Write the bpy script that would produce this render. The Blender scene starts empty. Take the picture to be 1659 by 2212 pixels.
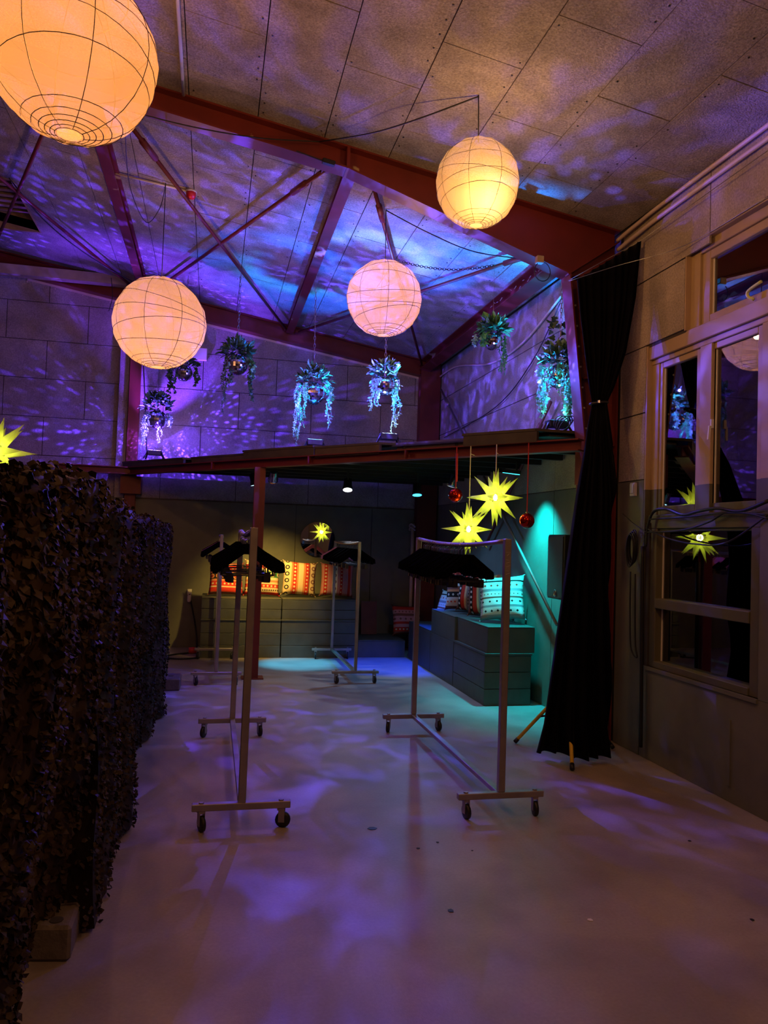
import bpy, math, random
from mathutils import Vector, Matrix
random.seed(7)
PI = math.pi
scn = bpy.context.scene
COL = scn.collection
# ------------------------------------------------------------------ camera
FPX, IW, IH, CAMH = 1650.0, 1659.0, 2212.0, 1.6
YAW, PITCH, ROLL = math.radians(12.599), math.radians(2.096), math.radians(1.875)
fwd = Vector((math.sin(YAW)*math.cos(PITCH), math.cos(YAW)*math.cos(PITCH), math.sin(PITCH)))
rgt0 = Vector((math.cos(YAW), -math.sin(YAW), 0))
up0 = rgt0.cross(fwd)
rgt = rgt0*math.cos(ROLL) + up0*math.sin(ROLL)
upv = -rgt0*math.sin(ROLL) + up0*math.cos(ROLL)
cam_d = bpy.data.cameras.new('camera')
cam = bpy.data.objects.new('camera', cam_d)
COL.objects.link(cam)
cam_d.sensor_fit = 'VERTICAL'
cam_d.sensor_height = 36.0
cam_d.lens = FPX/IH*36.0
cam_d.clip_start = 0.05
cam.matrix_world = Matrix(((rgt.x, upv.x, -fwd.x, 0), (rgt.y, upv.y, -fwd.y, 0), (rgt.z, upv.z, -fwd.z, CAMH), (0, 0, 0, 1)))
scn.camera = cam
# ------------------------------------------------------------------ world and exposure
wd = bpy.data.worlds.new('night'); scn.world = wd; wd.use_nodes = True
wd.node_tree.nodes['Background'].inputs[0].default_value = (0.10, 0.13, 0.28, 1)
wd.node_tree.nodes['Background'].inputs[1].default_value = 0.012
scn.view_settings.view_transform = 'Standard'
scn.view_settings.look = 'None'
scn.view_settings.exposure = 0.25
scn.view_settings.gamma = 1.0
scn.view_settings.use_curve_mapping = False
# light tuning: power of each kind of lamp in the room
LANTERN_I, STAR_I = .80, .62

def light(name, kind, loc, color, power, parent=None, target=None, size=0.02, angle=60, blend=.3, gobo=None):
    d = bpy.data.lights.new(name, kind); d.color = color; d.energy = power
    if kind == 'AREA': d.size = size
    else: d.shadow_soft_size = size
    if kind == 'SPOT': d.spot_size = math.radians(angle); d.spot_blend = blend
    o = bpy.data.objects.new(name, d); COL.objects.link(o); o.location = loc
    if target is not None:
        o.rotation_euler = (Vector(target)-Vector(loc)).to_track_quat('-Z', 'Y').to_euler()
    if parent:
        o.parent = parent; o.matrix_parent_inverse = Matrix.Translation(-parent.location)
    if gobo: gobo(d)
    return o
def mirror_gobo(scale, thr, soft, seed, floor_lvl=0.0, cloud=1.6, clo=.42, chi=.62, mist=False):
    # the broken-up beams a faceted mirror ball throws: cells by direction, gathered in clusters
    def f(d):
        d.use_nodes = True; nt = d.node_tree; N = nt.nodes; L = nt.links
        em = N['Emission']
        tc = N.new('ShaderNodeTexCoord'); vo = N.new('ShaderNodeTexVoronoi'); vo.inputs['Scale'].default_value = scale
        mp = N.new('ShaderNodeMapping'); mp.inputs['Location'].default_value = (seed, seed*.7, seed*.3)
        L.new(tc.outputs['Normal'], mp.inputs[0]); L.new(mp.outputs[0], vo.inputs['Vector'])
        mr = N.new('ShaderNodeMapRange'); mr.interpolation_type = 'SMOOTHSTEP'
        mr.inputs['From Min'].default_value = thr+soft; mr.inputs['From Max'].default_value = thr
        L.new(vo.outputs['Distance'], mr.inputs[0])
        if mist:      # far from the ball the single spots run together
            n0 = N.new('ShaderNodeTexNoise'); n0.inputs['Scale'].default_value = scale; n0.inputs['Detail'].default_value = 3; n0.inputs['Distortion'].default_value = .6
            L.new(mp.outputs[0], n0.inputs['Vector']); L.new(n0.outputs[0], mr.inputs[0]); mr.inputs['From Min'].default_value = .47; mr.inputs['From Max'].default_value = .74
        no = N.new('ShaderNodeTexNoise'); no.inputs['Scale'].default_value = cloud; no.inputs['Detail'].default_value = 2
        L.new(mp.outputs[0], no.inputs['Vector'])
        m2 = N.new('ShaderNodeMapRange'); m2.inputs['From Min'].default_value = clo; m2.inputs['From Max'].default_value = chi
        L.new(no.outputs[0], m2.inputs[0])
        mu = N.new('ShaderNodeMath'); mu.operation = 'MULTIPLY'; L.new(mr.outputs[0], mu.inputs[0]); L.new(m2.outputs[0], mu.inputs[1])
        ad = N.new('ShaderNodeMath'); ad.operation = 'ADD'; L.new(mu.outputs[0], ad.inputs[0]); ad.inputs[1].default_value = floor_lvl
        L.new(ad.outputs[0], em.inputs['Strength'])
    return f
# ------------------------------------------------------------------ pixel helpers (frame 1659 x 2212)
CAM = Vector((0, 0, CAMH))
def ray(x, y): return rgt*((x-829.5)/FPX) - upv*((y-1106)/FPX) + fwd
def on_plane(x, y, P, n):
    d = ray(x, y); n = Vector(n); return CAM + d*((Vector(P)-CAM).dot(n)/d.dot(n))
def onX(x, y, X): return on_plane(x, y, (X, 0, 0), (1, 0, 0))
def onY(x, y, Y): return on_plane(x, y, (0, Y, 0), (0, 1, 0))
def onZ(x, y, Z): return on_plane(x, y, (0, 0, Z), (0, 0, 1))
XW, YW, SL = 3.285, 11.15, 0.166
def zc(X): return 4.28 + SL*(XW-X)
def onC(x, y, dz=0): return on_plane(x, y, (XW, 0, 4.28-dz), (SL, 0, 1))
EDGE0 = Vector((.5, 8.75, 0)); EDGE1 = Vector((2.85, 5.75, 0)); ED = (EDGE1-EDGE0).normalized(); EN = Vector((-ED.y, ED.x, 0))
def onE(x, y, off=0): return on_plane(x, y, EDGE0+EN*off, EN)
# ------------------------------------------------------------------ mesh builder
class MB:
    def __init__(s): s.v = []; s.f = []
    def add(s, vs, fs):
        b = len(s.v); s.v += [tuple(v) for v in vs]; s.f += [tuple(b+i for i in f) for f in fs]; return s
    def box(s, x0, x1, y0, y1, z0, z1):
        if x0 > x1: x0, x1 = x1, x0
        if y0 > y1: y0, y1 = y1, y0
        if z0 > z1: z0, z1 = z1, z0
        return s.add([(x0,y0,z0),(x1,y0,z0),(x1,y1,z0),(x0,y1,z0),(x0,y0,z1),(x1,y0,z1),(x1,y1,z1),(x0,y1,z1)],
                     [(0,3,2,1),(4,5,6,7),(0,1,5,4),(1,2,6,5),(2,3,7,6),(3,0,4,7)])
    def bar(s, p, q, w, h, up=(0,0,1)):
        p = Vector(p); q = Vector(q); a = (q-p).normalized(); u = Vector(up)
        if abs(a.dot(u)) > .98: u = Vector((0,1,0))
        sd = a.cross(u).normalized()*(w/2); u = sd.cross(a).normalized()*(h/2)
        c = [p-sd-u, p+sd-u, p+sd+u, p-sd+u, q-sd-u, q+sd-u, q+sd+u, q-sd+u]
        return s.add(c, [(0,3,2,1),(4,5,6,7),(0,1,5,4),(1,2,6,5),(2,3,7,6),(3,0,4,7)])
    def prism(s, poly, axis, a0, a1):
        n = len(poly); vs = []
        for a in (a0, a1):
            for (u, w) in poly:
                vs.append({'x': (a,u,w), 'y': (u,a,w), 'z': (u,w,a)}[axis])
        fs = [tuple(range(n))[::-1], tuple(range(n, 2*n))] + [(i, (i+1)%n, n+(i+1)%n, n+i) for i in range(n)]
        return s.add(vs, fs)
    def ibeam(s, p, q, depth, flange, t=.012, up=(0,0,1)):
        # p,q: centre line of the top face
        p = Vector(p); q = Vector(q); a = (q-p).normalized(); u = Vector(up)
        sd = a.cross(u).normalized(); u = sd.cross(a).normalized()
        for off, w, h in ((-t/2, flange, t), (-depth+t/2, flange, t), (-depth/2, t*.8, depth-2*t)):
            s.bar(p+u*off, q+u*off, w, h, u)
        return s
    def tube(s, pts, r, n=6, closed=False, cap=True):
        P = [Vector(p) for p in pts]; m = len(P); b = len(s.v); prev = None
        for i, p in enumerate(P):
            if closed: t = P[(i+1)%m]-P[i-1]
            else: t = P[min(i+1, m-1)]-P[max(i-1, 0)]
            t.normalize()
            if prev is None:
                u = t.cross(Vector((0,0,1)))
                if u.length < .05: u = t.cross(Vector((1,0,0)))
            else: u = prev - t*prev.dot(t)
            u.normalize(); prev = u; w = t.cross(u)
            rr = r[i] if isinstance(r, (list, tuple)) else r
            for k in range(n):
                a = 2*PI*k/n; s.v.append(tuple(p+u*(rr*math.cos(a))+w*(rr*math.sin(a))))
        for i in range(m if closed else m-1):
            j = (i+1) % m
            for k in range(n): s.f.append((b+i*n+k, b+i*n+(k+1)%n, b+j*n+(k+1)%n, b+j*n+k))
        if cap and not closed:
            s.f.append(tuple(b+k for k in range(n))[::-1]); s.f.append(tuple(b+(m-1)*n+k for k in range(n)))
        return s
    def lathe(s, prof, n=16, c=(0,0,0), axis='z', caps=True):
        b = len(s.v); m = len(prof)
        for (r, h) in prof:
            for k in range(n):
                a = 2*PI*k/n; x, y = r*math.cos(a), r*math.sin(a)
                v = {'z': (x,y,h), 'x': (h,x,y), 'y': (y,h,x)}[axis]
                s.v.append((v[0]+c[0], v[1]+c[1], v[2]+c[2]))
        for i in range(m-1):
            for k in range(n): s.f.append((b+i*n+k, b+i*n+(k+1)%n, b+(i+1)*n+(k+1)%n, b+(i+1)*n+k))
        if caps:
            s.f.append(tuple(b+k for k in range(n))[::-1]); s.f.append(tuple(b+(m-1)*n+k for k in range(n)))
        return s
    def xform(s, M):
        s.v = [tuple(M @ Vector(v)) for v in s.v]; return s
    def mesh(s, name, mat, smooth=False):
        me = bpy.data.meshes.new(name); me.from_pydata(s.v, [], s.f); me.update()
        if mat: me.materials.append(mat)
        if smooth: me.polygons.foreach_set('use_smooth', [True]*len(me.polygons))
        return me
    def build(s, name, mat, parent=None, smooth=False, local=False, bevel=0, **tags):
        o = bpy.data.objects.new(name, s.mesh(name, mat, smooth)); COL.objects.link(o)
        if parent is not None: attach(o, parent, local)
        if bevel:
            md = o.modifiers.new('bevel', 'BEVEL'); md.width = bevel; md.segments = 1; md.limit_method = 'ANGLE'
        if tags: tag(o, **tags)
        return o
def attach(o, parent, local=False):
    # meshes made in world coordinates keep their place under a thing whose Empty stands at its base
    o.parent = parent
    if not local and parent.parent is None:
        o.matrix_parent_inverse = Matrix.Translation(-Vector(parent.location))
def tag(o, label=None, cat=None, group=None, kind=None):
    if label: o['label'] = label
    if cat: o['category'] = cat
    if group: o['group'] = group
    if kind: o['kind'] = kind
    return o
def thing(name, label, cat, loc=(0,0,0), rz=0, group=None):
    o = bpy.data.objects.new(name, None); COL.objects.link(o); o.location = loc; o.rotation_euler = (0,0,rz)
    o.empty_display_size = .1
    return tag(o, label, cat, group)
def copy_tree(o, parent=None):
    c = o.copy(); COL.objects.link(c)
    if parent is not None: c.parent = parent
    for ch in [k for k in o.children]: copy_tree(ch, c)
    return c
def rot(ax, a): return Matrix.Rotation(a, 4, ax)
def lerp(a, b, t): return a+(b-a)*t
def smooth_pts(P, n=6):
    P = [Vector(p) for p in P]; out = []
    for i in range(len(P)-1):
        p0 = P[max(i-1,0)]; p1 = P[i]; p2 = P[i+1]; p3 = P[min(i+2, len(P)-1)]
        for k in range(n):
            t = k/n
            out.append(.5*((2*p1)+(p2-p0)*t+(2*p0-5*p1+4*p2-p3)*t*t+(3*p1-p0-3*p2+p3)*t**3))
    out.append(P[-1]); return out
def sag(a, b, d, n=14):
    a = Vector(a); b = Vector(b)
    return [a.lerp(b, i/n)+Vector((0,0,-d*4*(i/n)*(1-i/n))) for i in range(n+1)]
# ------------------------------------------------------------------ materials
def mat(name, col, rough=.6, metal=0, var=.18, speck=0, vs=6, bump=0, bs=60, spec=.5, col2=None, mixlo=.45, mixhi=.6, mixs=3, coat=0, sheen=0):
    m = bpy.data.materials.new(name); m.use_nodes = True; nt = m.node_tree; N = nt.nodes; L = nt.links
    B = N['Principled BSDF']; B.inputs['Roughness'].default_value = rough; B.inputs['Metallic'].default_value = metal
    B.inputs['Specular IOR Level'].default_value = spec
    if sheen: B.inputs['Sheen Weight'].default_value = sheen
    tc = N.new('ShaderNodeTexCoord')
    no = N.new('ShaderNodeTexNoise'); no.inputs['Scale'].default_value = vs; no.inputs['Detail'].default_value = 5
    L.new(tc.outputs['Object'], no.inputs['Vector'])
    mr = N.new('ShaderNodeMapRange'); mr.inputs['From Min'].default_value = .3; mr.inputs['From Max'].default_value = .7
    mr.inputs['To Min'].default_value = 1-var; mr.inputs['To Max'].default_value = 1+var; L.new(no.outputs[0], mr.inputs[0])
    mx = N.new('ShaderNodeMix'); mx.data_type = 'RGBA'; mx.blend_type = 'MULTIPLY'; mx.inputs[0].default_value = 1
    mx.inputs[6].default_value = (*col, 1); L.new(mr.outputs[0], mx.inputs[7])
    out = mx.outputs[2]
    if col2:
        n2 = N.new('ShaderNodeTexNoise'); n2.inputs['Scale'].default_value = mixs; n2.inputs['Detail'].default_value = 6
        L.new(tc.outputs['Object'], n2.inputs['Vector'])
        m2 = N.new('ShaderNodeMapRange'); m2.inputs['From Min'].default_value = mixlo; m2.inputs['From Max'].default_value = mixhi
        L.new(n2.outputs[0], m2.inputs[0])
        x2 = N.new('ShaderNodeMix'); x2.data_type = 'RGBA'; L.new(m2.outputs[0], x2.inputs[0]); L.new(out, x2.inputs[6]); x2.inputs[7].default_value = (*col2, 1)
        out = x2.outputs[2]
    if speck:
        n3 = N.new('ShaderNodeTexNoise'); n3.inputs['Scale'].default_value = 70; n3.inputs['Detail'].default_value = 3; L.new(tc.outputs['Object'], n3.inputs['Vector'])
        m3 = N.new('ShaderNodeMapRange'); m3.inputs['From Min'].default_value = .3; m3.inputs['From Max'].default_value = .7; m3.inputs['To Min'].default_value = 1-speck; m3.inputs['To Max'].default_value = 1+speck; L.new(n3.outputs[0], m3.inputs[0])
        x3 = N.new('ShaderNodeMix'); x3.data_type = 'RGBA'; x3.blend_type = 'MULTIPLY'; x3.inputs[0].default_value = 1; L.new(out, x3.inputs[6]); L.new(m3.outputs[0], x3.inputs[7]); out = x3.outputs[2]
    L.new(out, B.inputs['Base Color'])
    if bump:
        nb = N.new('ShaderNodeTexNoise'); nb.inputs['Scale'].default_value = bs; nb.inputs['Detail'].default_value = 4
        L.new(tc.outputs['Object'], nb.inputs['Vector'])
        bp = N.new('ShaderNodeBump'); bp.inputs['Strength'].default_value = bump; bp.inputs['Distance'].default_value = .01
        L.new(nb.outputs[0], bp.inputs['Height']); L.new(bp.outputs[0], B.inputs['Normal'])
    return m
def two_tone(m, z, low):
    # two coats of paint: another colour below the height z
    nt = m.node_tree; N = nt.nodes; L = nt.links; B = N['Principled BSDF']
    src = B.inputs['Base Color'].links[0].from_socket
    g = N.new('ShaderNodeNewGeometry'); s = N.new('ShaderNodeSeparateXYZ'); L.new(g.outputs['Position'], s.inputs[0])
    c = N.new('ShaderNodeMath'); c.operation = 'LESS_THAN'; c.inputs[1].default_value = z; L.new(s.outputs['Z'], c.inputs[0])
    x = N.new('ShaderNodeMix'); x.data_type = 'RGBA'; L.new(c.outputs[0], x.inputs[0]); L.new(src, x.inputs[6]); x.inputs[7].default_value = (*low, 1)
    L.new(x.outputs[2], B.inputs['Base Color']); return m
def shade_mat(name, col, clear, wob=0, body=1.0):
    # thin lit paper or plastic: diffuses part of the lamp inside, lets the rest through
    m = bpy.data.materials.new(name); m.use_nodes = True; nt = m.node_tree; N = nt.nodes; L = nt.links; N.clear()
    o = N.new('ShaderNodeOutputMaterial'); t = N.new('ShaderNodeBsdfTranslucent'); d = N.new('ShaderNodeBsdfDiffuse')
    tc = N.new('ShaderNodeTexCoord'); no = N.new('ShaderNodeTexNoise'); no.inputs['Scale'].default_value = 5; no.inputs['Detail'].default_value = 6
    L.new(tc.outputs['Object'], no.inputs['Vector'])
    mr = N.new('ShaderNodeMapRange'); mr.inputs['From Min'].default_value = .3; mr.inputs['From Max'].default_value = .7; mr.inputs['To Min'].default_value = .92; mr.inputs['To Max'].default_value = 1.06
    L.new(no.outputs[0], mr.inputs[0])
    mx = N.new('ShaderNodeMix'); mx.data_type = 'RGBA'; mx.blend_type = 'MULTIPLY'; mx.inputs[0].default_value = 1; mx.inputs[6].default_value = (*col, 1); L.new(mr.outputs[0], mx.inputs[7])
    L.new(mx.outputs[2], t.inputs['Color']); d.inputs['Color'].default_value = (*[min(1, c*body) for c in col], 1)
    a = N.new('ShaderNodeMixShader'); a.inputs[0].default_value = .25; L.new(t.outputs[0], a.inputs[1]); L.new(d.outputs[0], a.inputs[2])
    tr = N.new('ShaderNodeBsdfTransparent'); b = N.new('ShaderNodeMixShader'); b.inputs[0].default_value = clear
    L.new(a.outputs[0], b.inputs[1]); L.new(tr.outputs[0], b.inputs[2]); L.new(b.outputs[0], o.inputs['Surface'])
    return m
def emis(name, col, s):
    m = bpy.data.materials.new(name); m.use_nodes = True; nt = m.node_tree; N = nt.nodes; N.clear()
    o = N.new('ShaderNodeOutputMaterial'); e = N.new('ShaderNodeEmission'); e.inputs[0].default_value = (*col, 1); e.inputs[1].default_value = s
    nt.links.new(e.outputs[0], o.inputs[0]); return m
def glass_mat(name):
    m = bpy.data.materials.new(name); m.use_nodes = True; nt = m.node_tree; N = nt.nodes; L = nt.links; N.clear()
    o = N.new('ShaderNodeOutputMaterial'); t = N.new('ShaderNodeBsdfTransparent'); t.inputs[0].default_value = (.85,.88,.88,1)
    g = N.new('ShaderNodeBsdfGlossy'); g.inputs['Roughness'].default_value = .015
    fr = N.new('ShaderNodeFresnel'); fr.inputs[0].default_value = 1.62
    mu = N.new('ShaderNodeMath'); mu.operation = 'MULTIPLY'; mu.inputs[1].default_value = 3.2; mu.use_clamp = True; L.new(fr.outputs[0], mu.inputs[0])
    x = N.new('ShaderNodeMixShader'); L.new(mu.outputs[0], x.inputs[0]); L.new(t.outputs[0], x.inputs[1]); L.new(g.outputs[0], x.inputs[2]); L.new(x.outputs[0], o.inputs[0])
    return m
OLIVE = (.14, .142, .108)
M = {}
M['board'] = mat('fibre_board', (.32,.29,.29), .9, var=.24, speck=.28, vs=4, bump=.8, bs=90, spec=.15)
M['board_wall'] = two_tone(mat('fibre_board_wall', (.31,.275,.26), .9, var=.2, speck=.22, vs=3, bump=.6, bs=90, spec=.15), 2.07, OLIVE)
M['gap'] = mat('dark_joint', (.05,.042,.035), .9)
M['olive'] = mat('olive_paint', OLIVE, .55, var=.1, bump=.1, bs=40, spec=.35)
M['floor'] = mat('concrete_floor', (.30,.26,.24), .42, var=.2, speck=.07, vs=1.5, bump=.06, bs=140, spec=.4, col2=(.22,.185,.17), mixlo=.46, mixhi=.72, mixs=2.2)
M['red'] = mat('red_oxide_steel', (.13,.014,.012), .5, var=.2, vs=3, bump=.08, bs=30)
M['red_chip'] = mat('chipped_red_steel', (.13,.014,.012), .5, var=.2, vs=3, bump=.1, bs=30, col2=(.38,.28,.17), mixlo=.66, mixhi=.68, mixs=2.6)
M['steel'] = mat('zinc_tube', (.34,.31,.29), .42, metal=.75, var=.15, vs=8)
M['dark_steel'] = mat('dark_steel', (.03,.03,.03), .45, metal=.4)
M['black'] = mat('black_plastic', (.012,.012,.013), .45)
M['rubber'] = mat('rubber_cable', (.01,.01,.01), .5)
M['hanger'] = mat('black_velvet_hanger', (.0025,.0025,.003), 1, spec=.0)
M['hook'] = mat('hanger_hook_steel', (.45,.43,.42), .3, metal=1)
M['pink'] = mat('pink_plastic', (.75,.25,.38), .4)
M['white'] = mat('white_plastic', (.72,.70,.66), .45, var=.06)
M['pipe'] = mat('pale_pipe', (.62,.50,.46), .45, var=.08)
M['wood'] = mat('raw_timber', (.34,.24,.13), .7, var=.25, vs=10)
M['woodframe'] = two_tone(mat('painted_window_timber', (.40,.29,.17), .5, var=.08, vs=4), 2.06, (.10,.095,.055))
M['beige'] = mat('beige_duct', (.36,.28,.19), .6)
M['curtain'] = mat('black_molton', (.0025,.002,.0035), .95, var=.3, spec=.03, sheen=.03)
M['crate'] = mat('dark_green_painted_wood', (.062,.066,.054), .5, var=.14, vs=7, bump=.15, bs=25, spec=.45)
M['net'] = mat('camouflage_cloth', (.034,.020,.012), .55, var=.5, vs=3, spec=.15, col2=(.050,.034,.020), mixlo=.5, mixhi=.55, mixs=6)
M['concrete'] = mat('grey_concrete', (.15,.125,.11), .9, var=.2, vs=14, bump=.4, bs=50)
M['deck'] = mat('dark_deck_wood', (.05,.04,.028), .6, var=.3, vs=5)
M['plank_edge'] = mat('edge_plank', (.07,.05,.028), .6, var=.3, vs=6)
M['joist'] = mat('black_joist', (.006,.006,.008), .45)
M['leaf'] = mat('dark_ivy_leaf', (.035,.10,.035), .45, var=.4, vs=25)
M['leaf2'] = mat('bright_green_leaf', (.08,.32,.09), .45, var=.35, vs=25)
M['leaf3'] = mat('pale_grey_green_leaf', (.20,.40,.27), .5, var=.3, vs=25)
M['mirror'] = mat('mirror_facets', (.9,.9,.92), .06, metal=1, var=.03)
M['mirror_glass'] = mat('silvered_glass', (.92,.92,.92), .012, metal=1, var=.0)
M['glass'] = glass_mat('window_glass')
M['chrome'] = mat('polished_can', (.6,.6,.62), .18, metal=1)
M['bauble'] = mat('red_bauble', (.55,.018,.008), .08, metal=.9, var=.05)
M['ribbon'] = mat('red_ribbon', (.45,.02,.025), .6)
M['string'] = mat('pale_cord', (.70,.66,.40), .7)
M['yellow'] = mat('yellow_tape', (.75,.50,.02), .5)
M['paper'] = shade_mat('lantern_paper', (.96,.80,.58), .845)
M['paper2'] = shade_mat('lantern_paper_dense', (.96,.80,.58), .735)
M['rib'] = mat('bamboo_rib', (.030,.016,.008), .8)
M['star'] = shade_mat('yellow_star_plastic', (.80,.90,.16), .30)
M['redplastic'] = mat('red_plastic', (.65,.02,.03), .35)
M['chalk'] = mat('chalk', (.55,.5,.5), .9)
# ================================================================== THE SHELL
X0, Y0 = -6.5, -4.5
MB().box(X0, 3.6, Y0, 11.4, -.12, 0).build('floor', M['floor'], kind='structure')
# ceiling: dark backing with a hole for the skylight, fibre boards nailed under it
th = math.atan(SL); cs = math.cos(th)
def slab(mb, xa, xb, ya, yb, lo, hi):      # a sloped slab following the roof, lo/hi above the board face
    z = lambda X: zc(X)
    mb.add([(xa,ya,z(xa)+lo),(xb,ya,z(xb)+lo),(xb,yb,z(xb)+lo),(xa,yb,z(xa)+lo),(xa,ya,z(xa)+hi),(xb,ya,z(xb)+hi),(xb,yb,z(xb)+hi),(xa,yb,z(xa)+hi)],
           [(0,3,2,1),(4,5,6,7),(0,1,5,4),(1,2,6,5),(2,3,7,6),(3,0,4,7)])
SKX0, SKX1, SKY0, SKY1 = -3.04, -2.18, 8.45, 9.85
mb = MB()
for a in ((X0, SKX0, Y0, 11.4), (SKX1, 3.6, Y0, 11.4), (SKX0, SKX1, Y0, SKY0), (SKX0, SKX1, SKY1, 11.4)): slab(mb, *a, .014, .12)
ceiling = mb.build('ceiling', M['gap'], kind='structure')
BW, BL = .5135, 1.02
cols = [2.78-BW*k for k in range(0, 18)]
def ceil_board(xa, xb, ya, yb):
    if xb-xa < .04 or yb-ya < .04: return
    g = .0035
    b = MB(); slab(b, xa+g, xb-g, ya+g, yb-g, random.uniform(-.002,.002), .016)
    b.build('board', M['board'], ceiling)
xs = [XW] + cols
nb = 0
for c in range(len(xs)-1):
    xa, xb = xs[c+1], xs[c]
    ph = 4.85 if c % 2 == 0 else 4.34
    ys = []
    y = ph - BL*math.ceil((ph-1.5)/BL)
    while y < YW: ys.append((max(y, .6), min(y+BL, YW))); y += BL
    for ya, yb in ys:
        if xb < -4.6: continue
        if xa < SKX1-.02 and yb > SKY0 and ya < SKY1 and xb > SKX0:
            if ya < SKY0-.05: ceil_board(xa, xb, ya, SKY0)
            if yb > SKY1+.05: ceil_board(xa, xb, SKY1, yb)
            if xb > SKX1: ceil_board(max(xa, SKX1), xb, max(ya, SKY0), min(yb, SKY1))
            continue
        ceil_board(xa, xb, ya, yb); nb += 1
mb = MB(); slab(mb, X0, XW, Y0, .6, 0, .014); slab(mb, X0, cols[-1]+.0, .6, YW, 0, .014) if cols[-1] > X0 else None
mb.build('board_field', M['board'], ceiling)
# nail heads along the joints of the nearest boards
mb = MB()
for c in range(7):
    for k in range(60):
        y = 2.6+k*.13; 
        if random.random() < .45: continue
        x = xs[c+1] + random.choice((-.035, .035))
        z = zc(x)-.003
        mb.lathe([(.0065, z-.001), (.0065, z+.004)], 5, (x, y, 0))
mb.build('nail_heads', M['dark_steel'], ceiling, kind='stuff')
# skylight shaft with slats
sk = thing('skylight', 'open skylight shaft with wooden slats in the sloping ceiling', 'skylight', (-2.6, 9.15, zc(-2.6)))
zt = zc(SKX0)+.62
mb = MB()
for a in ((SKX0-.03, SKX0, SKY0, SKY1), (SKX1, SKX1+.03, SKY0, SKY1), (SKX0, SKX1, SKY0-.03, SKY0), (SKX0, SKX1, SKY1, SKY1+.03)):
    mb.box(a[0], a[1], a[2], a[3], zc(SKX1)-.005 if a[0] > -3 and a[1]-a[0] < .1 else zc(a[1])+.0, zt)
mb.build('shaft', M['wood'], sk)
for k in range(9):
    y = SKY0+.1+k*.15
    b = MB(); b.box(SKX0, SKX1, y, y+.07, zc(SKX0)+.05, zc(SKX0)+.07); b.build('slat', M['wood'], sk)
MB().box(SKX0, SKX1, SKY0, SKY1, zt, zt+.03).build('cover', M['wood'], sk)
# ---- back wall
wall_back = MB().box(X0, 3.6, YW+.014, YW+.25, 0, 6.3).build('wall_back', M['gap'], kind='structure')
CH = .5245
def wall_board(xa, xb, za, zb, slope_top=False):
    g = .0045; xa += g; xb -= g; za += g; zb -= g
    y0, y1 = YW+random.uniform(-.003,.001), YW+.016
    za2 = zb
    if slope_top:
        za2 = min(zb, zc(xa)-.002); zb2 = min(zb, zc(xb)-.002)
        if za2 < za+.02: return
        if zb2 < za+.02: zb2 = za+.02
    else: zb2 = zb
    b = MB().add([(xa,y0,za),(xb,y0,za),(xb,y1,za),(xa,y1,za),(xa,y0,za2),(xb,y0,zb2),(xb,y1,zb2),(xa,y1,za2)],
                 [(0,3,2,1),(4,5,6,7),(0,1,5,4),(1,2,6,5),(2,3,7,6),(3,0,4,7)])
    b.build('board', M['board_wall'], wall_back)
for r in range(7):
    za = 2.077+r*CH; ph = -.22 if r % 2 == 1 else .30
    x = ph-1.045*6
    while x < XW:
        xa, xb = max(x, -4.6), min(x+1.045, XW); x += 1.045
        if xb-xa > .06: wall_board(xa, xb, za, za+CH, True)
for xa, xb in ((-4.6,-2.4),(-2.4,-1.28),(-1.28,1.18),(1.18,2.31),(2.31,XW)):
    b = MB().box(xa+.004, xb-.004, YW-.004, YW+.016, 0, 2.073); b.build('panel', M['olive'], wall_back)
MB().box(X0, -4.6, YW, YW+.016, 0, 6).build('board_field', M['board_wall'], wall_back)
MB().box(-1.1, 3.0, YW-.016, YW-.003, 2.062, 2.078).build('trim_1', M['plank_edge'], kind='structure')
# ---- right wall with its window openings
OY = 5.39     # far edge of the window bay
wall_right = MB()
for a in ((OY, 11.4, 0, 6), (2.2, OY, 0, .70), (2.2, 4.08, .70, 1.80), (5.32, OY, .70, 1.80), (4.90, OY, 3.18, 6), (2.2, 4.90, 3.80, 6), (Y0, 2.2, 0, 6)):
    wall_right.box(XW+.014, XW+.25, a[0], a[1], a[2], min(a[3], 4.4))
wall_right = wall_right.build('wall_right', M['gap'], kind='structure')
def rboard(ya, yb, za, zb, m='board_wall', nm='board', g=.005):
    if yb-ya < .05 or zb-za < .05: return
    MB().box(XW+random.uniform(-.001,.002), XW+.016, ya+g, yb-g, za+g, zb-g).build(nm, M[m], wall_right)
M['board_right'] = two_tone(mat('fibre_board_right', (.36,.31,.26), .9, var=.2, speck=.22, vs=3, bump=.6, bs=90, spec=.15), 2.13, OLIVE)
for r in range(4):
    za, zb = 2.14+r*.53, min(2.14+(r+1)*.53, 4.275)
    ph = 5.95 if r % 2 == 0 else 6.47
    y = ph
    first = True
    while y < 11.15:
        yb = min(y+1.045, 11.15)
        if first and ph > 6: rboard(5.95, y, za, zb, 'board_right'); 
        first = False
        rboard(y, yb, za, zb, 'board_right'); y += 1.045
    # strip between the column and the windows
    if zb <= 3.21: rboard(OY, 5.78, za, zb, 'board_right')
    elif r == 2: rboard(4.90, 5.78, 3.20, zb, 'board_right')
    else:
        rboard(4.62, 5.78, za, zb, 'board_right'); rboard(3.6, 4.62, max(za,3.80), zb, 'board_right'); rboard(2.2, 3.6, 3.80, zb, 'board_right')
for ya, yb in ((5.95, 7.0), (7.0, 8.05), (8.05, 9.1), (9.1, 10.15), (10.15, 11.15), (OY, 5.78)):
    rboard(ya, yb, 0, 2.14, 'olive', 'panel', .003)
MB().box(XW, XW+.016, Y0, 2.2, 0, 4.27).build('board_field', M['board_right'], wall_right)
rboard(2.2, OY, 0, .70, 'olive', 'panel', .002)
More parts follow.
